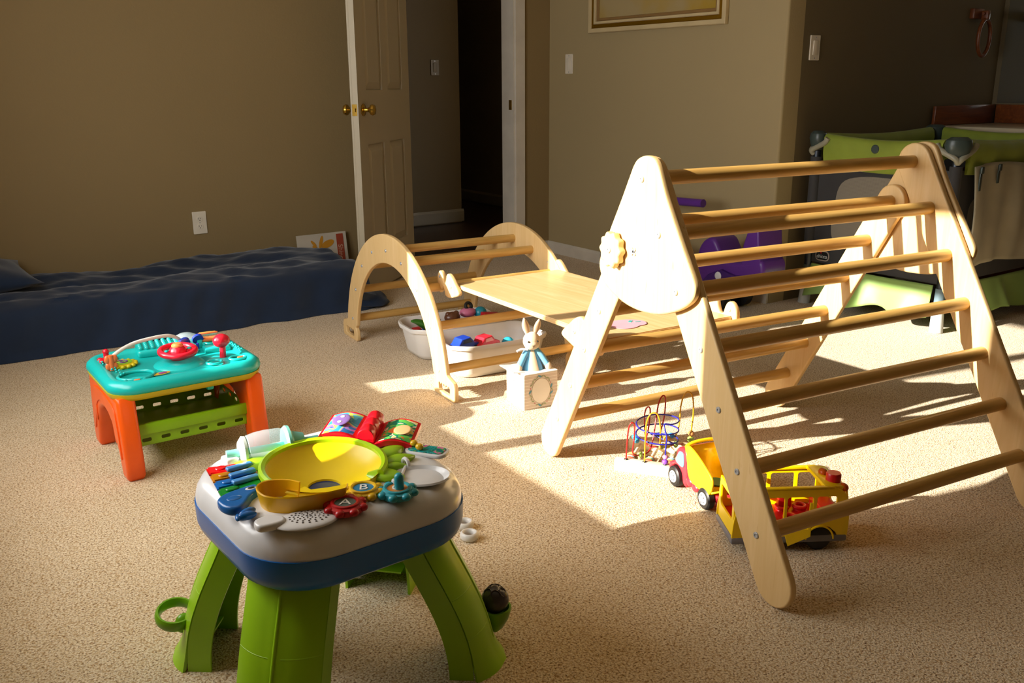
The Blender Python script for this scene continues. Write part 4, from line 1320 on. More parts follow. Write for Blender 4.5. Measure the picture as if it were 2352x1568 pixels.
plate('bus_side', [side_o, *holes_near], .006, 'bus', bus, XZY, (0, .003, 0), bev=.0015)
plate('bus_side', [side_o, *holes_far], .006, 'bus', bus, XZY, (0, BWd - .003, 0), bev=.0015)
# roof frame: rails and cross bars (open top)
roof = BM()
for y_ in (.006, BWd - .006): box(roof, (.146, y_, .163), (.20, .012, .008), bev=.002)
box(roof, (.045, BWd / 2, .162), (.022, BWd - .01, .006), bev=.0015)
box(roof, (.245, BWd / 2, .162), (.05, BWd - .01, .010), Matrix.Rotation(.10, 3, 'Y'), bev=.003)
obj('roof_frame', roof, 'bus', bus)
fr = BM()
plate('bus_front', [[(-BWd / 2 + .004, .030), (BWd / 2 - .004, .030), (BWd / 2 - .004, .10), (BWd / 2 - .012, .150), (-BWd / 2 + .012, .150), (-BWd / 2 + .004, .10)], win(-.048, .048, .078, .132, .01)], .006, 'bus', bus, Matrix(((0, 0, 1, 0), (1, 0, 0, 0), (0, 1, 0, 0), (0, 0, 0, 1))), (.006, BWd / 2, 0), bev=.0015)
plate('bus_back', [[(-BWd / 2 + .004, .030), (BWd / 2 - .004, .030), (BWd / 2 - .004, .12), (BWd / 2 - .02, .155), (-BWd / 2 + .02, .155), (-BWd / 2 + .004, .12)], win(-.040, .040, .085, .135, .01)], .006, 'bus', bus, YZX, (.281, BWd / 2, 0), bev=.0015)
bm = BM(); box(bm, (.142, BWd / 2, .032), (.286, BWd + .004, .020), bev=.006); obj('bumper', bm, 'bus_grey', bus)
bm = BM(); box(bm, (.145, BWd / 2, .060), (.265, BWd - .016, .008), bev=.001)
box(bm, (.255, BWd / 2, .078), (.045, BWd - .02, .030), bev=.006); fl = obj('bus_floor', bm, 'bus_red', bus)
for x_ in (.055, .100, .155, .200):
    for y_ in (.038, .097):
        bm = BM(); torus(bm, (x_, y_, .072), .014, .005, None, 24, 10); cyl(bm, (x_, y_, .062), (x_, y_, .070), .017, .014, 20); obj('seat_ring', bm, 'bus_red', bus)
bm = BM(); box(bm, (.16, .10, .085), (.034, .020, .03), bev=.004); box(bm, (.045, .05, .08), (.02, .05, .024), bev=.004); obj('seat_block', bm, 'bus_red', bus)
for x_, in ((.077,), (.216,)):
    for y_ in (.012, BWd - .012):
        bm = BM(); r = .031
        lathe(bm, [(0, -.012), (r * .8, -.012), (r, -.008), (r, .008), (r * .8, .012), (0, .012)], 30, Matrix.Translation((x_, y_, r)) @ Matrix.Rotation(PI / 2, 4, 'X'))
        obj('wheel', bm, 'tyre', bus)
        bm = BM(); torus(bm, (x_, (-.001 if y_ < .05 else BWd + .001), r), .034, .0025, Matrix.Rotation(PI / 2, 3, 'X'), 30, 8)
        xs_ = [v_ for v_ in bm.verts if v_.co.z < r - .004]; bmesh.ops.delete(bm, geom=xs_, context='VERTS')
        obj('wheel_arch', bm, 'bus', bus)
# beacon button and amber lamps on the rear roof corner
bm = BM(); lathe(bm, [(0, .022), (.016, .022), (.018, .019), (.018, .0), (0, 0)], 28, Matrix.Translation((.255, .040, .164))); tag(obj('roof_button', bm, 'bus_red', bus), 'round red push button')
M['amber'] = plastic('amber_lamp', '#d8641c', .15, trans=.4)
for p in ((.272, .016, .158), (.245, .080, .170)):
    bm = BM(); ball(bm, p, .011, (1, 1.3, .9)); obj('roof_lamp', bm, 'amber', bus)
# swung door
plate('bus_door', [[(.0, .012), (.052, .040), (.052, .128), (.044, .128), (.044, .060), (.004, .060), (-.012, .052)]], .005, 'bus', bus, Matrix.Rotation(-.16, 4, 'Z') @ XZY, (.138, -.003, .004), bev=.0015)
bm = BM()
for z_ in (.040, .052): box(bm, (.055, -.0012, z_), (.05, .003, .006), bev=.001)
obj('side_ridge', bm, 'bus', bus)

# ------------------------------------------------------------------ teal activity table
M['teal'] = plastic('teal_plastic', '#12b4ae', .28); M['tt_yellow'] = plastic('table_yellow', '#c8b410', .35); M['tt_orange'] = plastic('table_orange', '#ee5a10', .3)
M['tt_green'] = plastic('tray_green', '#84b80c', .32); M['tt_red'] = plastic('toy_cherry', '#d0182e', .25); M['tt_org2'] = plastic('light_orange', '#ec7840', .3)
M['tt_white'] = plastic('ivory_tube', '#dcd6cc', .3); M['tt_navy'] = plastic('indigo_plastic', '#2438a0', .3)
tt = thing('activity_table', 'teal and orange activity table with red steering wheel and green tray', 'activity table', (.672, 2.815, 0), math.radians(1))
TZ = .262
def slab(parent, name, w_, h_, r, prof, mat, z0, holes=None):
    """prof: list of (inset, z) building a solid of revolution-like rounded slab"""
    bm = BM(); rings = []
    for ins, z in prof:
        rr = max(.004, r - ins)
        rings.append([(x, y, z0 + z) for x, y in rrect(0, 0, w_ - 2 * ins, h_ - 2 * ins, rr, 10)])
    if holes:
        hx, hy, hr = holes; last = rings[-1]
        rings.append([(hx + hr * math.cos(math.atan2(p[1] - hy, p[0] - hx)), hy + hr * math.sin(math.atan2(p[1] - hy, p[0] - hx)), p[2]) for p in last])
        rings.append([(p[0], p[1], p[2] - .004) for p in rings[-1]])
    rings_mesh(bm, rings, True, not holes)
    return obj(name, bm, mat, parent, 50)
TW, TD = .455, .400
slab(tt, 'table_top', TW, TD, .085, [(.006, 0), (0, .010), (.003, .024), (.014, .034), (.028, .036), (.036, .033), (.042, .026)], 'teal', TZ - .008)
slab(tt, 'table_rim', TW, TD, .085, [(.03, 0), (.012, .003), (.006, .012), (.003, .022)], 'tt_yellow', TZ - .030)
dz = TZ + .018
# corner thumb dishes and bumps cast in the rim
for cx, cy in ((-.165, .125), (-.150, -.150), (.165, .12), (.168, -.105)):
    bm = BM(); torus(bm, (cx, cy, dz + .004), .024, .005, None, 28, 10, (1.1, .8, .8)); obj('finger_dish', bm, 'teal', tt)
    bm = BM(); box(bm, (cx + .006, cy, dz + .004), (.018, .010, .006), bev=.003); obj('dish_mark', bm, 'tt_org2', tt)
bm = BM()
for k in range(16):
    ball(bm, (-.195 + .006 * (k % 3) + .0015 * k, .09 - .012 * k, dz + .0095), .0035, seg=8)
    ball(bm, (.195 + .004 * (k % 3), .10 - .010 * k, dz + .0095), .0045, seg=8)
obj('cast_bumps', bm, 'teal', tt)['kind'] = 'stuff'
# gear, red cross knob
def gear(parent, name, c, r, mat, teeth=10, th=.012, tooth=.010):
    bm = BM(); lathe(bm, [(0, 0), (r, 0), (r, th * .8), (r * .85, th), (0, th)], 30, Matrix.Translation(c))
    for k in range(teeth):
        a = 2 * PI * k / teeth
        ball(bm, (c[0] + r * math.cos(a), c[1] + r * math.sin(a), c[2] + th * .55), tooth, (1, 1, .8), seg=12)
    return obj(name, bm, mat, parent)
gy = gear(tt, 'gear', (-.140, .030, dz), .037, 'tt_yellow', 14, .012, .0075)
bm = BM(); lathe(bm, [(0, .0005), (.027, .0005)], 28, Matrix.Translation((-.140, .030, dz + .0122))); obj('gear_sticker', bm, P('gear_lime', '#86b82c'), gy)
pts = [(-.140 + .0042 * a / 1.9 * math.cos(a), .030 + .0042 * a / 1.9 * math.sin(a), dz + .0135) for a in [k * .35 for k in range(30)]]
tube('spiral', pts, .0016, P('gear_purple', '#703090'), gy)
rx = gear(tt, 'red_gear', (-.170, .100, dz), .020, 'tt_red', 5, .012, .010)
bm = BM(); cyl(bm, (-.170, .100, dz), (-.170, .100, dz + .032), .008); ball(bm, (-.170, .100, dz + .033), .0095); obj('peg', bm, 'tt_red', rx)
# arch tube with butterfly slider
tube('arch_tube', [(-.180, .000, dz), (-.178, .002, dz + .03), (-.160, .008, dz + .048), (-.110, .025, dz + .064), (-.05, .045, dz + .067), (.010, .065, dz + .062), (.045, .080, dz + .042), (.058, .086, dz + .02), (.06, .087, dz)], .0058, 'tt_white', tt, k=6)
bm = BM()
for sx in (-1, 1):
    ball(bm, (-.178 + sx * .010, -.002, dz + .036), .013, (.7, .45, 1.0)); ball(bm, (-.178 + sx * .009, -.002, dz + .014), .012, (.7, .45, 1.0))
cyl(bm, (-.178, -.002, dz + .002), (-.178, -.002, dz + .048), .008, seg=16)
tag(obj('butterfly_bead', bm, 'tt_org2', tt), 'orange butterfly slider')
# key pad with bumps
bm = BM(); box(bm, (.0, .125, dz + .010), (.150, .115, .026), Matrix.Rotation(-.16, 3, 'Z'), bev=.010, seg=3); kp = obj('bump_pad', bm, 'teal', tt)
bm = BM()
Rz = Matrix.Rotation(-.16, 3, 'Z')
for i in range(8):
    for j in range(5):
        q = Rz @ Vector((-.064 + i * .0183, -.042 + j * .0185, 0))
        ball(bm, (q.x, .125 + q.y, dz + .026), .0074, (1, 1, 1.1), seg=12)
obj('bumps', bm, 'teal', kp)['kind'] = 'stuff'
# steering wheel on a console
bm = BM(); lathe(bm, [(.078, -.004), (.072, .004), (.050, .012), (0, .016)], 32, Matrix.Translation((.005, -.050, dz))); obj('console', bm, 'teal', tt)
sw = BM(); Mw = Matrix.Rotation(.10, 3, 'X')
torus(sw, (.005, -.045, dz + .040), .050, .0095, Mw, 44, 14); o_sw = obj('steering_wheel', sw, 'tt_red', tt)
bm = BM(); lathe(bm, [(0, .018), (.015, .018), (.022, .012), (.026, .002), (.026, -.006), (.022, -.024), (0, -.024)], 28, Matrix.Translation((.005, -.045, dz + .038)))
for sx in (-1, 1): box(bm, (.005 + sx * .034, -.045, dz + .036), (.03, .022, .012), bev=.004)
obj('wheel_hub', bm, 'tt_red', o_sw)
bm = BM(); lathe(bm, [(0, .010), (.012, .009), (.017, .004), (.0175, 0)], 28, Matrix.Translation((.005, -.045, dz + .055))); obj('horn_button', bm, 'tt_org2', o_sw)
bm = BM()
for sx in (-1, 1): ball(bm, (.005 + sx * .034, -.045, dz + .043), .007, (1, 1, .6))
obj('wheel_stud', bm, 'teal', o_sw)
# lever
bm = BM(); cyl(bm, (.135, -.06, dz), (.138, -.058, dz + .035), .010, .009); ball(bm, (.136, -.055, dz + .052), .023, (1.15, .95, .95)); obj('shift_lever', bm, 'tt_red', tt)
# round bowl and knob recess
bm = BM(); torus(bm, (-.135, -.105, dz + .004), .050, .005, None, 40, 10, (1, .85, 1)); obj('bowl_ring', bm, 'teal', tt)
bm = BM(); torus(bm, (.09, -.115, dz + .006), .022, .004, None, 30, 8); obj('knob_ring', bm, 'teal', tt)
st = plate('logo_sticker', [circ(0, 0, .026, 24, .012)], .001, P('sticker_rainbow', '#c8a030'), tt, Matrix.Rotation(.15, 4, 'Z'), (-.070, -.128, dz + .004), bev=.0002)
plate('logo_stripe', [circ(0, 0, .013, 16, .006)], .001, P('sticker_purple', '#8a3a90'), st, Matrix.Rotation(.15, 4, 'Z'), (-.066, -.128, dz + .0052), bev=.0002)
# blue spinners, flip book, dome
for p in ((.058, .068), (.105, .085)):
    bm = BM(); cyl(bm, (p[0], p[1] - .004, dz + .030), (p[0], p[1] + .004, dz + .034), .0175, seg=26); cyl(bm, (p[0], p[1], dz), (p[0], p[1], dz + .02), .007, seg=12); sp = obj('spinner', bm, 'tt_navy', tt)
bm = BM(); ball(bm, (.06, .045, dz + .018), .020, (1.3, .8, .8)); obj('spinner_base', bm, 'tt_org2', tt)
bm = BM(); box(bm, (.145, .115, dz + .036), (.062, .046, .005), Matrix.Rotation(-.15, 3, 'Z') @ Matrix.Rotation(-.35, 3, 'X'), bev=.002); fb = obj('flip_page', bm, 'tt_org2', tt)
bm = BM(); box(bm, (.145, .117, dz + .0395), (.050, .034, .002), Matrix.Rotation(-.15, 3, 'Z') @ Matrix.Rotation(-.35, 3, 'X')); obj('page_picture', bm, P('page_lime', '#c8b860'), fb, smooth=0)
bm = BM(); ball(bm, (.147, .117, dz + .0405), .013, (1.1, .8, .15), Matrix.Rotation(-.35, 3, 'X')); obj('page_picture', bm, P('page_rust', '#c05030'), fb)
bm = BM(); cyl(bm, (.115, .093, dz + .024), (.175, .084, dz + .024), .009, seg=18); obj('flip_hinge', bm, 'tt_org2', tt)
bm = BM(); box(bm, (.110, .088, dz + .014), (.016, .02, .03), bev=.004); box(bm, (.180, .078, dz + .014), (.016, .02, .03), bev=.004); box(bm, (.145, .03, dz + .006), (.08, .05, .018), Matrix.Rotation(-.1, 3, 'Z'), bev=.005); obj('flip_stand', bm, 'teal', tt)
mm, n, l, b = base_mat('clear_plastic')
b.inputs['Base Color'].default_value = (.75, .84, .92, 1); b.inputs['Roughness'].default_value = .06; b.inputs['Alpha'].default_value = .28
M['clear'] = mm
bm = BM(); lathe(bm, [(.046, 0), (.044, .018), (.034, .032), (.018, .040), (0, .042)], 32, Matrix.Translation((.085, .145, dz))); tag(obj('clear_dome', bm, 'clear', tt), 'clear plastic dome')
# trestle legs
def trestle(xc, sgn):
    """A-shaped orange end frame in the YZ plane, legs with a channel"""
    lo_, hi_ = .185, .165
    out = [(-.195, 0), (-.205, .012), (-.208, .05), (-.182, TZ - .03), (-.176, TZ - .018), (.176, TZ - .018), (.182, TZ - .03), (.208, .05), (.205, .012), (.195, 0), (.150, 0), (.140, .010), (.118, .085), (.085, .140), (.04, .162), (0, .168), (-.04, .162), (-.085, .140), (-.118, .085), (-.140, .010), (-.150, 0)]
    o_ = plate('end_leg', [out], .052, 'tt_orange', tt, YZX @ Matrix.Identity(4), (xc, 0, 0), bev=.012, seg=3)
    return o_
for xc, sg in ((-.187, -1), (.187, 1)):
    e_ = trestle(xc, sg)
    me = plate_mesh([smooth_loop([(-.165, .060, 0), (-.150, .17, 0), (-.12, .21, 0), (0, .222, 0), (.12, .21, 0), (.150, .17, 0), (.165, .060, 0), (.135, .10, 0), (.10, .155, 0), (.05, .182, 0), (0, .186, 0), (-.05, .182, 0), (-.10, .155, 0), (-.135, .10, 0)], 5)], .004, .0015, 2)
    me.transform(Matrix.Translation((xc + sg * .027, 0, 0)) @ YZX); link('leg_relief', me, 'tt_orange', e_)
    bm = BM()
    for y_ in (-.125, .125): box(bm, (xc + sg * .027, y_ * .92, .125), (.004, .012, .055), Matrix.Rotation(.25 * (1 if y_ > 0 else -1), 3, 'X'), bev=.003)
    obj('leg_rib', bm, 'tt_orange', e_)
# green tray with slots: two long sides (slotted plates), two short sides, floor
def slots(n_, L, z, w_=.026, h_=.011):
    return [rrect(-L / 2 + L * (i + .5) / n_, z, w_, h_, .004, 3) for i in range(n_)]
for y_ in (-.150, .150):
    plate('tray_side', [[(-.160, .085), (.160, .085), (.170, .150), (-.170, .150)], *slots(6, .33, .099), *([] if y_ < 0 else slots(5, .31, .135, .024, .014))], .004, 'tt_green', tt, XZY, (0, y_, 0), bev=.0008)
for x_ in (-.168, .168):
    plate('tray_end', [[(-.150, .085), (.150, .085), (.150, .150), (-.150, .150)], *slots(5, .28, .135, .026, .013)], .004, 'tt_green', tt, YZX, (x_ * .985, 0, 0), bev=.0008)
bm = BM(); box(bm, (0, 0, .084), (.328, .302, .004)); obj('tray_floor', bm, 'tt_green', tt)
bm = BM()
for y_, s_ in ((-.156, 1), (.156, 1)): box(bm, (0, y_, .136), (.385, .012, .032), bev=.003)
for x_ in (-.188, .188): box(bm, (x_, 0, .148), (.008, .305, .008), bev=.002)
bm2 = bm; 
# only the front lip band is solid; rear band left open for its slots
bm2.free(); bm = BM(); box(bm, (0, -.156, .134), (.345, .010, .034), bev=.003); obj('tray_lip', bm, 'tt_green', tt)
bm = BM(); box(bm, (0, .156, .150), (.345, .010, .006), bev=.002); obj('tray_lip', bm, 'tt_green', tt)
bm = BM(); box(bm, (.055, -.165, TZ - .032), (.022, .016, .022), bev=.006); obj('release_catch', bm, 'teal', tt)

# ------------------------------------------------------------------ white / green activity table
M['wt_white'] = plastic('glossy_white', '#dcdbdb', .22); M['wt_blue'] = plastic('royal_blue', '#0862b0', .28); M['wt_green'] = plastic('lime_leg', '#93c412', .35)
M['lime'] = plastic('lime_rim', '#b0dc10', .3); M['yel'] = plastic('funnel_yellow', '#f0d010', .3); M['amb'] = plastic('scoop_yellow', '#e8b008', .3)
ta = thing('activity_table', 'white activity table with lime green legs and yellow funnel in the foreground', 'activity table', (.618, 1.513, 0), math.radians(3))
AW, AD, AZ = .430, .445, .311
slab(ta, 'table_base', AW + .004, AD + .004, .130, [(.05, 0), (.014, .003), (.006, .010), (.001, .026), (.0, .062)], 'wt_blue', AZ - .028)
slab(ta, 'table_top', AW, AD, .130, [(.0, 0), (.0, .012), (.004, .026), (.013, .040), (.028, .050), (.048, .054), (.08, .055)], 'wt_white', AZ + .034, ((.603 - .618) * math.cos(math.radians(3)) + (1.491 - 1.513) * math.sin(math.radians(3)), (1.491 - 1.513) * math.cos(math.radians(3)) - (.603 - .618) * math.sin(math.radians(3)), .1085))
az = AZ + .034 + .055
cr_, sr_ = math.cos(-math.radians(3)), math.sin(-math.radians(3))
def L_(wx, wy):            # room coordinates measured on the .375 plane, brought to the table surface
    dx, dy = wx * .9655 - .618, wy * .9655 - 1.513
    return (dx * cr_ - dy * sr_, dx * sr_ + dy * cr_)
# legs : curved shells following the corners
def leg(sx, sy):
    a0 = math.atan2(sy, sx)
    bm = BM(); N, K = 22, 14
    def path(t):
        rad = .214 + .098 * math.sin(t * PI / 2) ** 1.15
        return rad, (AZ - .020) * (1 - t)
    outer, inner = [], []
    for i in range(N + 1):
        t = i / N
        rad, z = path(t)
        hw = 1.0 + .0 * t
        flare = max(0, (t - .80) / .20) ** 2 * .022
        R0 = .112
        cx = rad - R0
        ro, ri = [], []
        for k in range(K + 1):
            ph = (-1 + 2 * k / K) * math.radians(43)
            rr = R0 + flare * math.cos(ph * 1.6) + (.003 if abs(k - K / 2) < 1 else 0)
            for lst, q in ((ro, rr), (ri, rr - .006)):
                x = cx + q * math.cos(ph); y = q * math.sin(ph)
                lst.append((x * math.cos(a0) - y * math.sin(a0), x * math.sin(a0) + y * math.cos(a0), max(z, 0)))
        outer.append(ro); inner.append(ri)
    rings = [o_ + i_[::-1] for o_, i_ in zip(outer, inner)]
    rings_mesh(bm, rings, True, True)
    lg = obj('leg', bm, 'wt_green', ta, 40)
    # side flanges
    for s in (-1, 1):
        fb = BM(); rg = []
        for i in range(N + 1):
            t = i / N; rad, z = path(t)
            R0 = .112; cx = rad - R0; ph = s * math.radians(43)
            q = []
            for (u, v_) in ((0, -.0), (0, .006), (-.046, .006), (-.046, 0)):
                x = cx + R0 * math.cos(ph) + u - .003; y = R0 * math.sin(ph) - s * v_
                q.append((x * math.cos(a0) - y * math.sin(a0), x * math.sin(a0) + y * math.cos(a0), z))
            rg.append(q)
        rings_mesh(fb, rg, True, True); obj('leg_flange', fb, 'wt_green', lg, 40)
    for tt_ in (.42, .70):
        rad, z = path(tt_); R0 = .112; cx = rad - R0
        pts = [((cx + (R0 - .001) * math.cos(ph)) * math.cos(a0) - (R0 - .001) * math.sin(ph) * math.sin(a0), (cx + (R0 - .001) * math.cos(ph)) * math.sin(a0) + (R0 - .001) * math.sin(ph) * math.cos(a0), z) for ph in [math.radians(-42 + 84 * k / 12) for k in range(13)]]
        tube('leg_band', pts, .0014, 'wt_green', lg)
    rp = []
    for i in range(16):
        rad, z = path(i / 15 * .9); rp.append(((rad + .0005) * math.cos(a0), (rad + .0005) * math.sin(a0), z))
    tube('leg_ridge', rp, .0035, 'wt_green', lg)
    # shelf web inside the hollow
    for tt_ in (.55, .86):
        rad, z = path(tt_)
        x = rad - .038
        bw = BM(); box(bw, (0, 0, 0), (.040, .100, .004)); bw.transform(Matrix.Rotation(a0, 4, 'Z') @ Matrix.Translation((x, 0, z)))
        obj('leg_web', bw, 'wt_green', lg, 0)
    return lg, a0, path
legs = [leg(.235, .205), leg(-.235, .205), leg(-.235, -.205), leg(.235, -.205)]
M['cup_green'] = plastic('cup_green', '#6ea014', .3)
def cup(lg, a0, path, tt_=.70, side=0.3):
    rad, z = path(tt_)
    a = a0 + side
    c = Vector(((rad + .012) * math.cos(a), (rad + .012) * math.sin(a), z))
    bm = BM(); lathe(bm, [(.004, -.052), (.016, -.040), (.028, -.018), (.033, 0), (.033, .006), (.029, .006), (.029, 0), (.022, -.016), (0, -.022)], 28, Matrix.Translation(c))
    obj('ball_cup', bm, 'cup_green', lg)
    return c
c_r = cup(*legs[3], .76, .20)
# hoop on the left leg
lg, a0, path = legs[1]
rad, z = path(.66); a = a0 + .12
hc = Vector(((rad + .014) * math.cos(a), (rad + .020) * math.sin(a), z))
bm = BM(); torus(bm, hc, .034, .0055, Matrix.Rotation(.25, 3, 'X'), 32, 10, (1, 1, 2.2)); ball(bm, hc + Vector((0.012, -.004, -.022)), .016, (1.1, .8, 1.3)); obj('ball_hoop', bm, 'cup_green', lg)
# ball held in the right cup
mw = Matrix.Translation((.618, 1.513, 0)) @ Matrix.Rotation(math.radians(3), 4, 'Z')
bpos = mw @ (c_r + Vector((0, 0, .022)))
bm = BM(); ball(bm, (0, 0, 0), .0285, seg=28)
for i in range(6):
    a = i * PI / 3
    torus(bm, (.0285 * .62 * math.cos(a), .0285 * .62 * math.sin(a), .0285 * .72), .009, .0012, Matrix.Rotation(.9, 3, Vector((-math.sin(a), math.cos(a), 0))), 20, 6)
blk = obj('toy_ball', bm, P('grey_ball', '#3a3336', rough=.25), None); blk.location = bpos
tag(blk, 'dark grey ball resting in the green cup on the right leg of the white table', 'ball')
# under-rim blue bosses
bm = BM()
for sx, sy in ((1, 1), (-1, 1), (-1, -1), (1, -1)):
    bm = BM(); box(bm, (sx * .122, sy * .125, AZ - .026), (.085, .085, .026), Matrix.Rotation(PI / 4, 3, 'Z'), bev=.008); obj('leg_socket', bm, 'wt_blue', ta)

# funnel
fc = L_(.603 / .9655, 1.491 / .9655)
fz = az + .019
Mf = Matrix.Translation((fc[0], fc[1], fz)) @ Matrix.Rotation(.05, 4, 'X') @ Matrix.Diagonal((1.05, 1.05, 1, 1)) @ Matrix.Translation((0, 0, -fz))
# the lime rim is open towards the scoop
bm = BM(); rings = []
for i in range(61):
    a = math.radians(-52) + math.radians(240) * i / 60
    rings.append([Mf @ Vector((r * math.cos(a), r * math.sin(a), z)) for r, z in ((.108, fz - .016), (.113, fz - .004), (.112, fz + .004), (.107, fz + .007), (.101, fz + .004), (.101, fz - .004))])
rings_mesh(bm, rings, True, True); obj('funnel_rim', bm, 'lime', ta)
bm = BM(); lathe(bm, [(.103, fz - .001), (.088, fz - .016), (.070, fz - .029), (.050, fz - .038), (.036, fz - .043), (.030, fz - .045), (.029, fz - .050)], 56, Mf); fn = obj('funnel', bm, 'yel', ta)
bm = BM(); lathe(bm, [(0, fz - .0485), (.0290, fz - .0485)], 30, Mf); obj('funnel_hole', bm, P('hole_navy', '#0a2c66'), ta)
bm = BM(); lathe(bm, [(.106, az - .002), (.108, az + .008), (.106, fz - .008)], 48, Matrix.Translation((fc[0], fc[1], 0))); obj('funnel_wall', bm, 'yel', ta)
# lime leaves around the funnel
for wx, wy, ang, ln, wd in ((.775, 1.560, .25, .045, .022), (.770, 1.515, -.15, .042, .019), (.745, 1.487, -.35, .030, .013), (.715, 1.462, -.85, .044, .024), (.530, 1.660, 2.5, .050, .030), (.655, 1.680, 1.3, .03, .016)):
    cx, cy = L_(wx, wy)
    bm = BM(); rings = []
    for i in range(10):
        t = i / 9
        w_ = wd * math.sin(PI * (.08 + .90 * t)) ** .8
        rings.append([((t - .5) * ln * 1.6, w_ * math.cos(q), .007 * math.sin(q) * (.4 + math.sin(PI * t)) + .004) for q in [2 * PI * k / 14 for k in range(14)]])
    rings_mesh(bm, rings, True, True); bm.transform(Matrix.Translation((cx, cy, az)) @ Matrix.Rotation(ang, 4, 'Z'))
    obj('leaf', bm, P('leaf_lime', '#96c41c'), ta)
# scoop spout : a U-shaped wall open to the funnel, with a deep cup at its left end
def atz(x, y, z):
    d = fw * F_PX + R_ * (x - 1176) + U_ * (784 - y)
    q = d * ((z - CAMZ) / d.z)
    dx, dy = q.x - .618, q.y - 1.513
    return (dx * cr_ - dy * sr_, dx * sr_ + dy * cr_)
rim_z = az + .030
wall_px = [(690, 1106), (668, 1101), (640, 1100), (612, 1103), (594, 1110), (587, 1119), (592, 1130), (610, 1140), (645, 1144), (690, 1142), (740, 1134), (780, 1125), (796, 1120), (800, 1110)]
wpts = smooth_loop([(*atz(x, y, rim_z), 0) for x, y in wall_px], 5, closed=False)
wcx = sum(p.x for p in wpts) / len(wpts); wcy = sum(p.y for p in wpts) / len(wpts)
bm = BM(); rings = []
for i, p in enumerate(wpts):
    f_ = i / (len(wpts) - 1)
    q0 = wpts[max(0, i - 1)]; q1 = wpts[min(len(wpts) - 1, i + 1)]
    tg = (q1 - q0).normalized(); nn_ = Vector((tg.y, -tg.x, 0))
    if nn_.dot(Vector((wcx, wcy, 0)) - p) < 0: nn_ = -nn_
    zb_ = az - .004 if f_ < .72 else az - .004 + (f_ - .72) * .05
    rings.append([(p.x + nn_.x * .006, p.y + nn_.y * .006, zb_), (p.x, p.y, rim_z - .001), (p.x + nn_.x * .0012, p.y + nn_.y * .0012, rim_z + .001), (p.x + nn_.x * .0034, p.y + nn_.y * .0034, rim_z), (p.x + nn_.x * .0095, p.y + nn_.y * .0095, zb_)])
rings_mesh(bm, rings, True, True); sco = obj('scoop', bm, 'amb', ta, 40)
# floors: low in the cup, level with the funnel along the channel
bm = BM()
fpx = [(x, y) for x, y in wall_px]
vs = [bm.verts.new((*atz(x + (700 - x) * .06, y + (1121 - y) * .12, rim_z - .026), rim_z - .026)) for x, y in fpx[8:] + [(760, 1118), (715, 1124), (700, 1116)]]
bm.faces.new(vs); o_ = obj('scoop_channel', bm, 'yel', sco, 0); md = o_.modifiers.new('s', 'SOLIDIFY'); md.thickness = .002
# gears with letters
for wx, wy, mt_, lt, col, r in ((.647, 1.419, P('gear_yellow', '#e2b414'), 'B', '#b8d8dc', .030), (.594, 1.382, P('gear_crimson', '#b80c14'), 'A', '#c8c8b0', .031), (.697, 1.382, P('gear_teal', '#2496a4'), 'C', '#d8d8d0', .030)):
    cx, cy = L_(wx, wy)
    g_o = gear(ta, 'gear', (cx, cy, az - .001), r, mt_, 8, .013, .0088)
    bm = BM(); torus(bm, (cx, cy, az + .012), .022, .004, None, 32, 8); obj('gear_ring', bm, mt_, g_o)
    bm = BM(); lathe(bm, [(0, .0008), (.019, .0008)], 28, Matrix.Translation((cx, cy, az + .012))); obj('gear_sticker', bm, P('letter_disc_' + lt, {'B': '#2c7fa8', 'A': '#55645c', 'C': '#c8843c'}[lt]), g_o)
    text('letter', lt, .030, P('letter_white', '#e8e4da'), g_o, Matrix.Translation((cx, cy, az + .0136)) @ Matrix.Rotation(-.55, 4, 'Z'), .0004)
    if lt == 'C':
        bm = BM(); cyl(bm, (cx + .002, cy - .004, az + .010), (cx + .002, cy - .004, az + .034), .0085); ball(bm, (cx + .002, cy - .004, az + .034), .0085); obj('gear_peg', bm, mt_, g_o)
# piano keys
pk = []
p_bl, p_br, p_tl, p_tr = [Vector(L_(*p)) for p in ((.428, 1.551), (.506, 1.552), (.444, 1.700), (.528, 1.672))]
keycol = [P('key_green', '#0f8a2c', rough=.2), P('key_blue', '#0e6fc0', rough=.2), P('key_amber', '#d88c0c', rough=.2), P('key_red', '#c40c14', rough=.2)]
for k in range(4):
    a0_, a1_ = k / 4, (k + 1) / 4 - .012
    q = [p_bl.lerp(p_tl, a0_), p_br.lerp(p_tr, a0_), p_br.lerp(p_tr, a1_), p_bl.lerp(p_tl, a1_)]
    bm = BM()
    lo2 = [bm.verts.new((p.x, p.y, az - .004)) for p in q]; hi2 = [bm.verts.new((p.x, p.y, az + (.005 if i in (0, 3) else .008))) for i, p in enumerate(q)]
    bm.faces.new(lo2[::-1]); bm.faces.new(hi2)
    for i in range(4): j = (i + 1) % 4; bm.faces.new((lo2[i], lo2[j], hi2[j], hi2[i]))
    bmesh.ops.bevel(bm, geom=list(bm.edges), offset=.003, segments=2, affect='EDGES')
    ky = obj('piano_key', bm, keycol[k], ta)
    cc = q[0].lerp(q[2], .28); cc2 = p_bl.lerp(p_tl, (a0_ + a1_) / 2).lerp(p_br.lerp(p_tr, (a0_ + a1_) / 2), .30)
    bm = BM(); ball(bm, (cc2.x, cc2.y, az + .007), .012, (1, .75, .25)); obj('key_emblem', bm, keycol[k], ky)
for k in (1, 2, 3):
    cc = p_bl.lerp(p_tl, k / 4).lerp(p_br.lerp(p_tr, k / 4), .66)
    dv = (p_br - p_bl).normalized()
    bm = BM(); box(bm, (cc.x, cc.y, az + .011), (.050, .015, .008), Matrix.Rotation(math.atan2(dv.y, dv.x) + .05, 3, 'Z'), bev=.0035, seg=3); obj('black_key', bm, P('key_sky', '#4f96dc', rough=.2), ta)
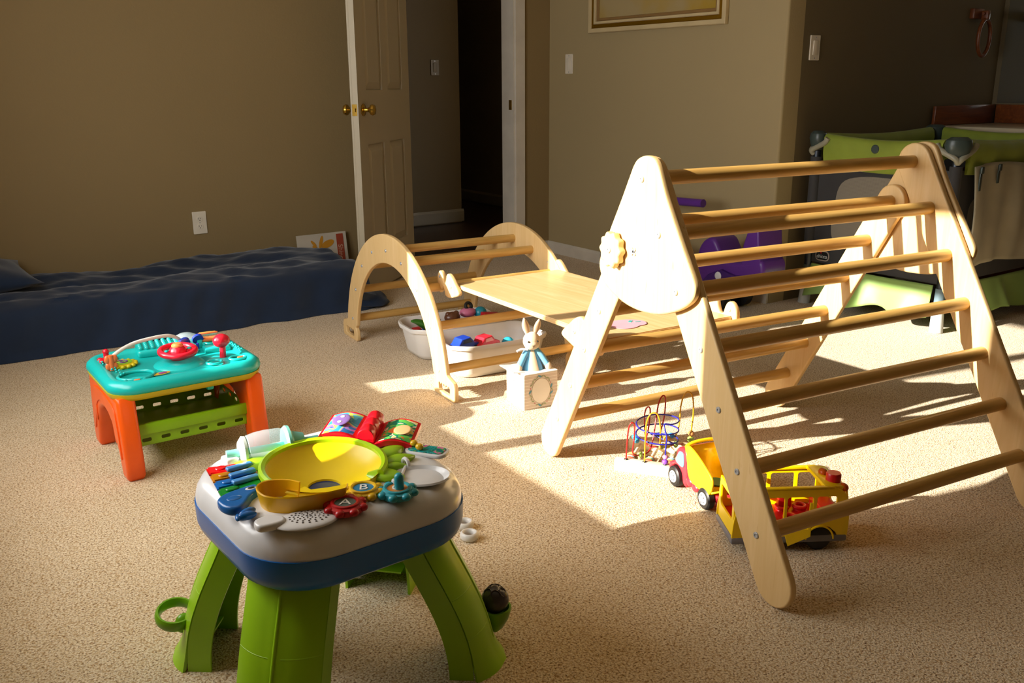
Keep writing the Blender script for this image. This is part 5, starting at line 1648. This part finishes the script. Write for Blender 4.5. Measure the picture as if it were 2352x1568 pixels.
# blue whale button
wp = [L_(*p) for p in ((.412, 1.505), (.414, 1.530), (.432, 1.545), (.462, 1.553), (.492, 1.555), (.492, 1.530), (.470, 1.512), (.452, 1.488), (.436, 1.476), (.420, 1.484))]
me = plate_mesh([smooth_loop([(a, b_, 0) for a, b_ in wp], 4)], .018, .006, 4); me.transform(Matrix.Translation((0, 0, az + .003))); wh = link('whale_button', me, P('whale_blue', '#0d64b0', rough=.25), ta)
x, y = L_(.440, 1.515); bm = BM(); ball(bm, (x, y, az + .011), .014, (1, .8, .22)); obj('whale_mark', bm, P('whale_blue', '#0d64b0', rough=.25), wh)
x, y = L_(.478, 1.538); bm = BM(); ball(bm, (x, y, az + .0115), .0085, (1.2, .8, .2)); wev = obj('whale_eye', bm, P('eye_white', '#e0e0e0'), wh)
bm = BM(); ball(bm, (x + .001, y, az + .0128), .0055, (1.2, .8, .18)); obj('whale_pupil', bm, P('bead_black', '#141210'), wh)
for wx, wy, an, l_ in ((.425, 1.452, 1.2, .011), (.445, 1.462, .3, .017), (.440, 1.450, -.1, .017)):
    x, y = L_(wx, wy); bm = BM(); ball(bm, (x, y, az + .004), l_, (1, .45, .45), Matrix.Rotation(an, 3, 'Z')); obj('whale_tail', bm, P('whale_blue', '#0d64b0', rough=.25), wh)
# spinning rattle drum
pa, pb = Vector((*L_(.500, 1.706), az + .016)), Vector((*L_(.660, 1.684), az + .016))
dv = (pb - pa).normalized()
def drum(bm, prof):
    Mx = Matrix.Translation(pa) @ dv.to_track_quat('Z', 'Y').to_matrix().to_4x4()
    return lathe(bm, [(r * .84, z * .92) for r, z in prof], 36, Mx)
M['aqua'] = plastic('aqua_plastic', '#7fd0c8', .25)
tag(obj('rattle_drum', drum(BM(), [(.026, .024), (.037, .032), (.041, .048), (.043, .07), (.042, .10), (.038, .112)]), 'clear', ta), 'clear drum')
obj('drum_ring', drum(BM(), [(.0, .014), (.026, .014), (.037, .022), (.036, .028), (.0, .030)]), P('drum_white', '#d8e4e0'), ta)
obj('drum_ring', drum(BM(), [(.0, .108), (.040, .108), (.045, .114), (.044, .120), (.036, .122), (.030, .126), (.022, .150), (.0, .152)]), 'aqua', ta)
obj('drum_axle', drum(BM(), [(.0, -.012), (.010, -.012), (.010, .014), (0, .014)]), 'aqua', ta)
obj('drum_axle', drum(BM(), [(0, .152), (.010, .152), (.010, .182), (0, .182)]), 'aqua', ta)
obj('drum_core', drum(BM(), [(0, .030), (.008, .030), (.008, .110), (.0, .110)]), P('core_teal', '#4ab8b4'), ta)
bm = BM()
for t_ in (-.006, .190):
    p = pa + dv * t_ * .92; bm = BM(); box(bm, (p.x, p.y, az + .004), (.028, .030, .018), bev=.006, seg=3); obj('drum_bracket', bm, 'wt_white', ta)
# red board book
M['bk_red'] = plastic('book_red', '#d80c20', .25)
sp0, sp1 = Vector(L_(.748, 1.618)), Vector(L_(.818, 1.708))
sd = (sp1 - sp0).normalized(); nd = Vector((sd.y, -sd.x))
Mb = Matrix.Translation((*((sp0 + sp1) / 2), az)) @ Matrix.Rotation(math.atan2(sd.y, sd.x), 4, 'Z')
bm = BM()
hL = (sp1 - sp0).length / 2
for q0, q1 in ((-1, -.38), (-.34, .28), (.32, 1)):
    lathe(bm, [(0, q0 * hL), (.016, q0 * hL), (.018, q0 * hL + .003), (.018, q1 * hL - .003), (.016, q1 * hL), (0, q1 * hL)], 24, Mb @ Matrix.Translation((0, 0, .022)) @ Matrix.Rotation(PI / 2, 4, 'Y'))
b2 = BM(); box(b2, (0, 0, .010), (hL * 2, .034, .022), bev=.003); b2.transform(Mb)
me_ = bpy.data.meshes.new('t'); b2.to_mesh(me_); bm.from_mesh(me_); b2.free()
bks = obj('book_spine', bm, 'bk_red', ta)
def page(side, lb, z0, mat_):
    bm = BM(); n_ = 14; top, bot = [], []
    for i in range(n_ + 1):
        t = i / n_; yy = side * (.014 + .080 * t); zz = z0 + .010 * math.sin(t * PI * 1.05) + .006 * t * (1 if side > 0 else .4)
        top.append((yy, zz))
    rings = [[(-hL * 1.12, y, z), (hL * 1.12, y, z), (hL * 1.12, y, z - .010), (-hL * 1.12, y, z - .010)] for y, z in top]
    rings_mesh(bm, rings, True, True); bm.transform(Mb @ Matrix.Translation((0, 0, -.006))); pg = obj('book_page', bm, 'bk_red', ta, 50)
    bm = BM(); rings = []
    g = [[bm.verts.new((-hL * .98 + 2 * hL * .98 * j / 8, y, z + .0008)) for j in range(9)] for y, z in top[2:-1]]
    for i in range(len(g) - 1):
        for j in range(8): bm.faces.new((g[i][j], g[i][j + 1], g[i + 1][j + 1], g[i + 1][j]))
    bm.transform(Mb @ Matrix.Translation((0, 0, -.006))); pc = obj('page_picture', bm, mat_, pg, 50)
    return pg, top
def blotch(name, cols, scale):
    m, n, l, b = base_mat(name)
    v = tex_coord(n, l)
    t = noise(n, l, v, scale, 2, .5, .8)
    k = len(cols)
    r = n.new('ShaderNodeValToRGB'); r.color_ramp.interpolation = 'CONSTANT'
    cr = r.color_ramp; cr.elements[0].position = 0; cr.elements[0].color = srgb(cols[0]); cr.elements[1].position = .62; cr.elements[1].color = srgb(cols[-1])
    for i in range(1, k - 1):
        e = cr.elements.new(.36 + .26 * i / (k - 1)); e.color = srgb(cols[i])
    l.new(t.outputs['Fac'], r.inputs[0]); l.new(r.outputs[0], b.inputs['Base Color']); b.inputs['Roughness'].default_value = .25
    return m
pgl, topl = page(1, 'l', .026, blotch('picture_sea', ['#3aa0c0', '#5cc0cc', '#c4d858', '#9c78c0', '#2c6ca8'], 24))
pgr, topr = page(-1, 'r', .014, blotch('picture_jungle', ['#e86a34', '#5cb04c', '#0e7c5c', '#d8c0a0', '#e0d060'], 26))
# whale face and monkey-coloured face patches, plain
bm = BM(); ball(bm, (0, .060, .0445), .030, (1.1, .6, .06)); bm.transform(Mb @ Matrix.Translation((0, 0, -.006))); obj('picture_face', bm, P('face_violet', '#8a6cb0'), pgl)
bm = BM()
for xx in (-.016, .014): ball(bm, (xx, .060, .0462), .006, (1, .8, .12))
bm.transform(Mb @ Matrix.Translation((0, 0, -.006))); obj('picture_eyes', bm, P('eye_white', '#e0e0e0'), pgl)
bm = BM(); ball(bm, (-.006, -.066, .0268), .022, (1.2, .8, .06)); bm.transform(Mb @ Matrix.Translation((0, 0, -.006))); obj('picture_face', bm, P('face_tan', '#c8a070'), pgr)
# bead plate near the right corner
mB = Matrix.Translation((*L_(.842, 1.528), az)) @ Matrix.Rotation(-1.0, 4, 'Z')
me = plate_mesh([rrect(0, 0, .088, .046, .016)], .008, .003, 2); me.transform(mB); bp = link('bead_plate', me, 'wt_white', ta)
me = plate_mesh([rrect(0, 0, .074, .034, .010)], .003, .0008, 1); me.transform(mB @ Matrix.Translation((0, 0, .0045))); link('plate_picture', me, blotch('picture_pond', ['#0e8a8c', '#18a09c', '#0c6c70', '#4c9c54', '#c86c9c'], 40), bp)
for xx, yy in ((-.030, .004), (-.012, -.009)):
    bm = BM(); ball(bm, (xx, yy, .012), .0075, (1.1, 1, .9)); bm.transform(mB); obj('bead', bm, P('bead_honey', '#e0b424', rough=.2), bp)
# white scooped dish
dx, dy = L_(.782, 1.420)
bm = BM(); lathe(bm, [(.070, .003), (.066, .006), (.060, .002), (.045, -.010), (.02, -.016), (0, -.017)], 40, Matrix.Translation((dx - .012, dy + .004, az - .0005)) @ Matrix.Rotation(-.6, 4, 'Z') @ Matrix.Diagonal((.80, .66, 1, 1)))
obj('dish_rim', bm, 'wt_white', ta)
bm = BM(); torus(bm, (*L_(.770, 1.485), az + .006), .010, .0038, Matrix.Rotation(PI / 2, 3, 'Y'), 24, 8); obj('loop', bm, 'wt_white', ta)
tube('groove_wall', [(*L_(.765, 1.478), az + .004), (*L_(.742, 1.448), az + .004), (*L_(.720, 1.415), az + .004)], .003, 'wt_white', ta)
bm = BM(); lathe(bm, [(0, .020), (.007, .018), (.009, .010), (.009, 0)], 20, Matrix.Translation((*L_(.706, 1.405), az))); obj('peg', bm, 'wt_white', ta)
# speaker bird and button
spx, spy = L_(.520, 1.385)
bm = BM(); ball(bm, (spx, spy, az - .001), .048, (1.15, .72, .16), Matrix.Rotation(-.35, 3, 'Z'), 32); sk = obj('speaker_cover', bm, 'wt_white', ta)
bm = BM()
Rs = Matrix.Rotation(-.35, 3, 'Z')
for i in range(5):
    for k in range(6 + 3 * i):
        a = 2 * PI * k / (6 + 3 * i) + i * .3; rr = .0055 * (i + .6)
        u, v_ = rr * 1.25 * math.cos(a) + .006, rr * .85 * math.sin(a)
        if abs(u) > .044: continue
        zz = az - .001 + .048 * .16 * math.sqrt(max(0, 1 - (u / .0552) ** 2 - (v_ / .0346) ** 2))
        p = Rs @ Vector((u, v_, 0)); cyl(bm, (spx + p.x, spy + p.y, zz - .001), (spx + p.x, spy + p.y, zz + .0004), .0014 + .00012 * i, seg=8)
obj('speaker_hole', bm, P('grille_dark', '#4a4440'), sk)['kind'] = 'stuff'
bx_, by_ = L_(.462, 1.405)
me = plate_mesh([smooth_loop([(-.020, -.014, 0), (.018, -.020, 0), (.026, .0, 0), (.004, .018, 0), (-.020, .012, 0)], 5)], .014, .005, 3); me.transform(Matrix.Translation((bx_, by_, az + .002))); link('power_slider', me, 'wt_white', ta)
# cast marks on the left rim
bm = BM()
for wx, wy in ((.500, 1.745), (.515, 1.755), (.487, 1.732), (.530, 1.765)):
    x, y = L_(wx, wy); ball(bm, (x, y, az - .004), .006, (1, 1, .45), seg=12)
obj('cast_bump', bm, 'wt_white', ta)

# stray white rings on the carpet
for i, (x, y, lb) in enumerate(((1.105, 1.820, 'small white plastic ring on the carpet, the farther one behind the green leg'), (1.083, 1.762, 'small white plastic ring on the carpet, the nearer one behind the green leg'))):
    bm = BM(); torus(bm, (0, 0, .012), .018, .006, None, 32, 12, (1, 1, 1.6)); o_ = obj('plastic_ring', bm, P('ring_white', '#d8d4d0'), None)
    o_.location = (x, y, .0); o_.rotation_euler = (.0, 0, 0)
    tag(o_, lb, 'toy ring', 'plastic rings on the carpet')
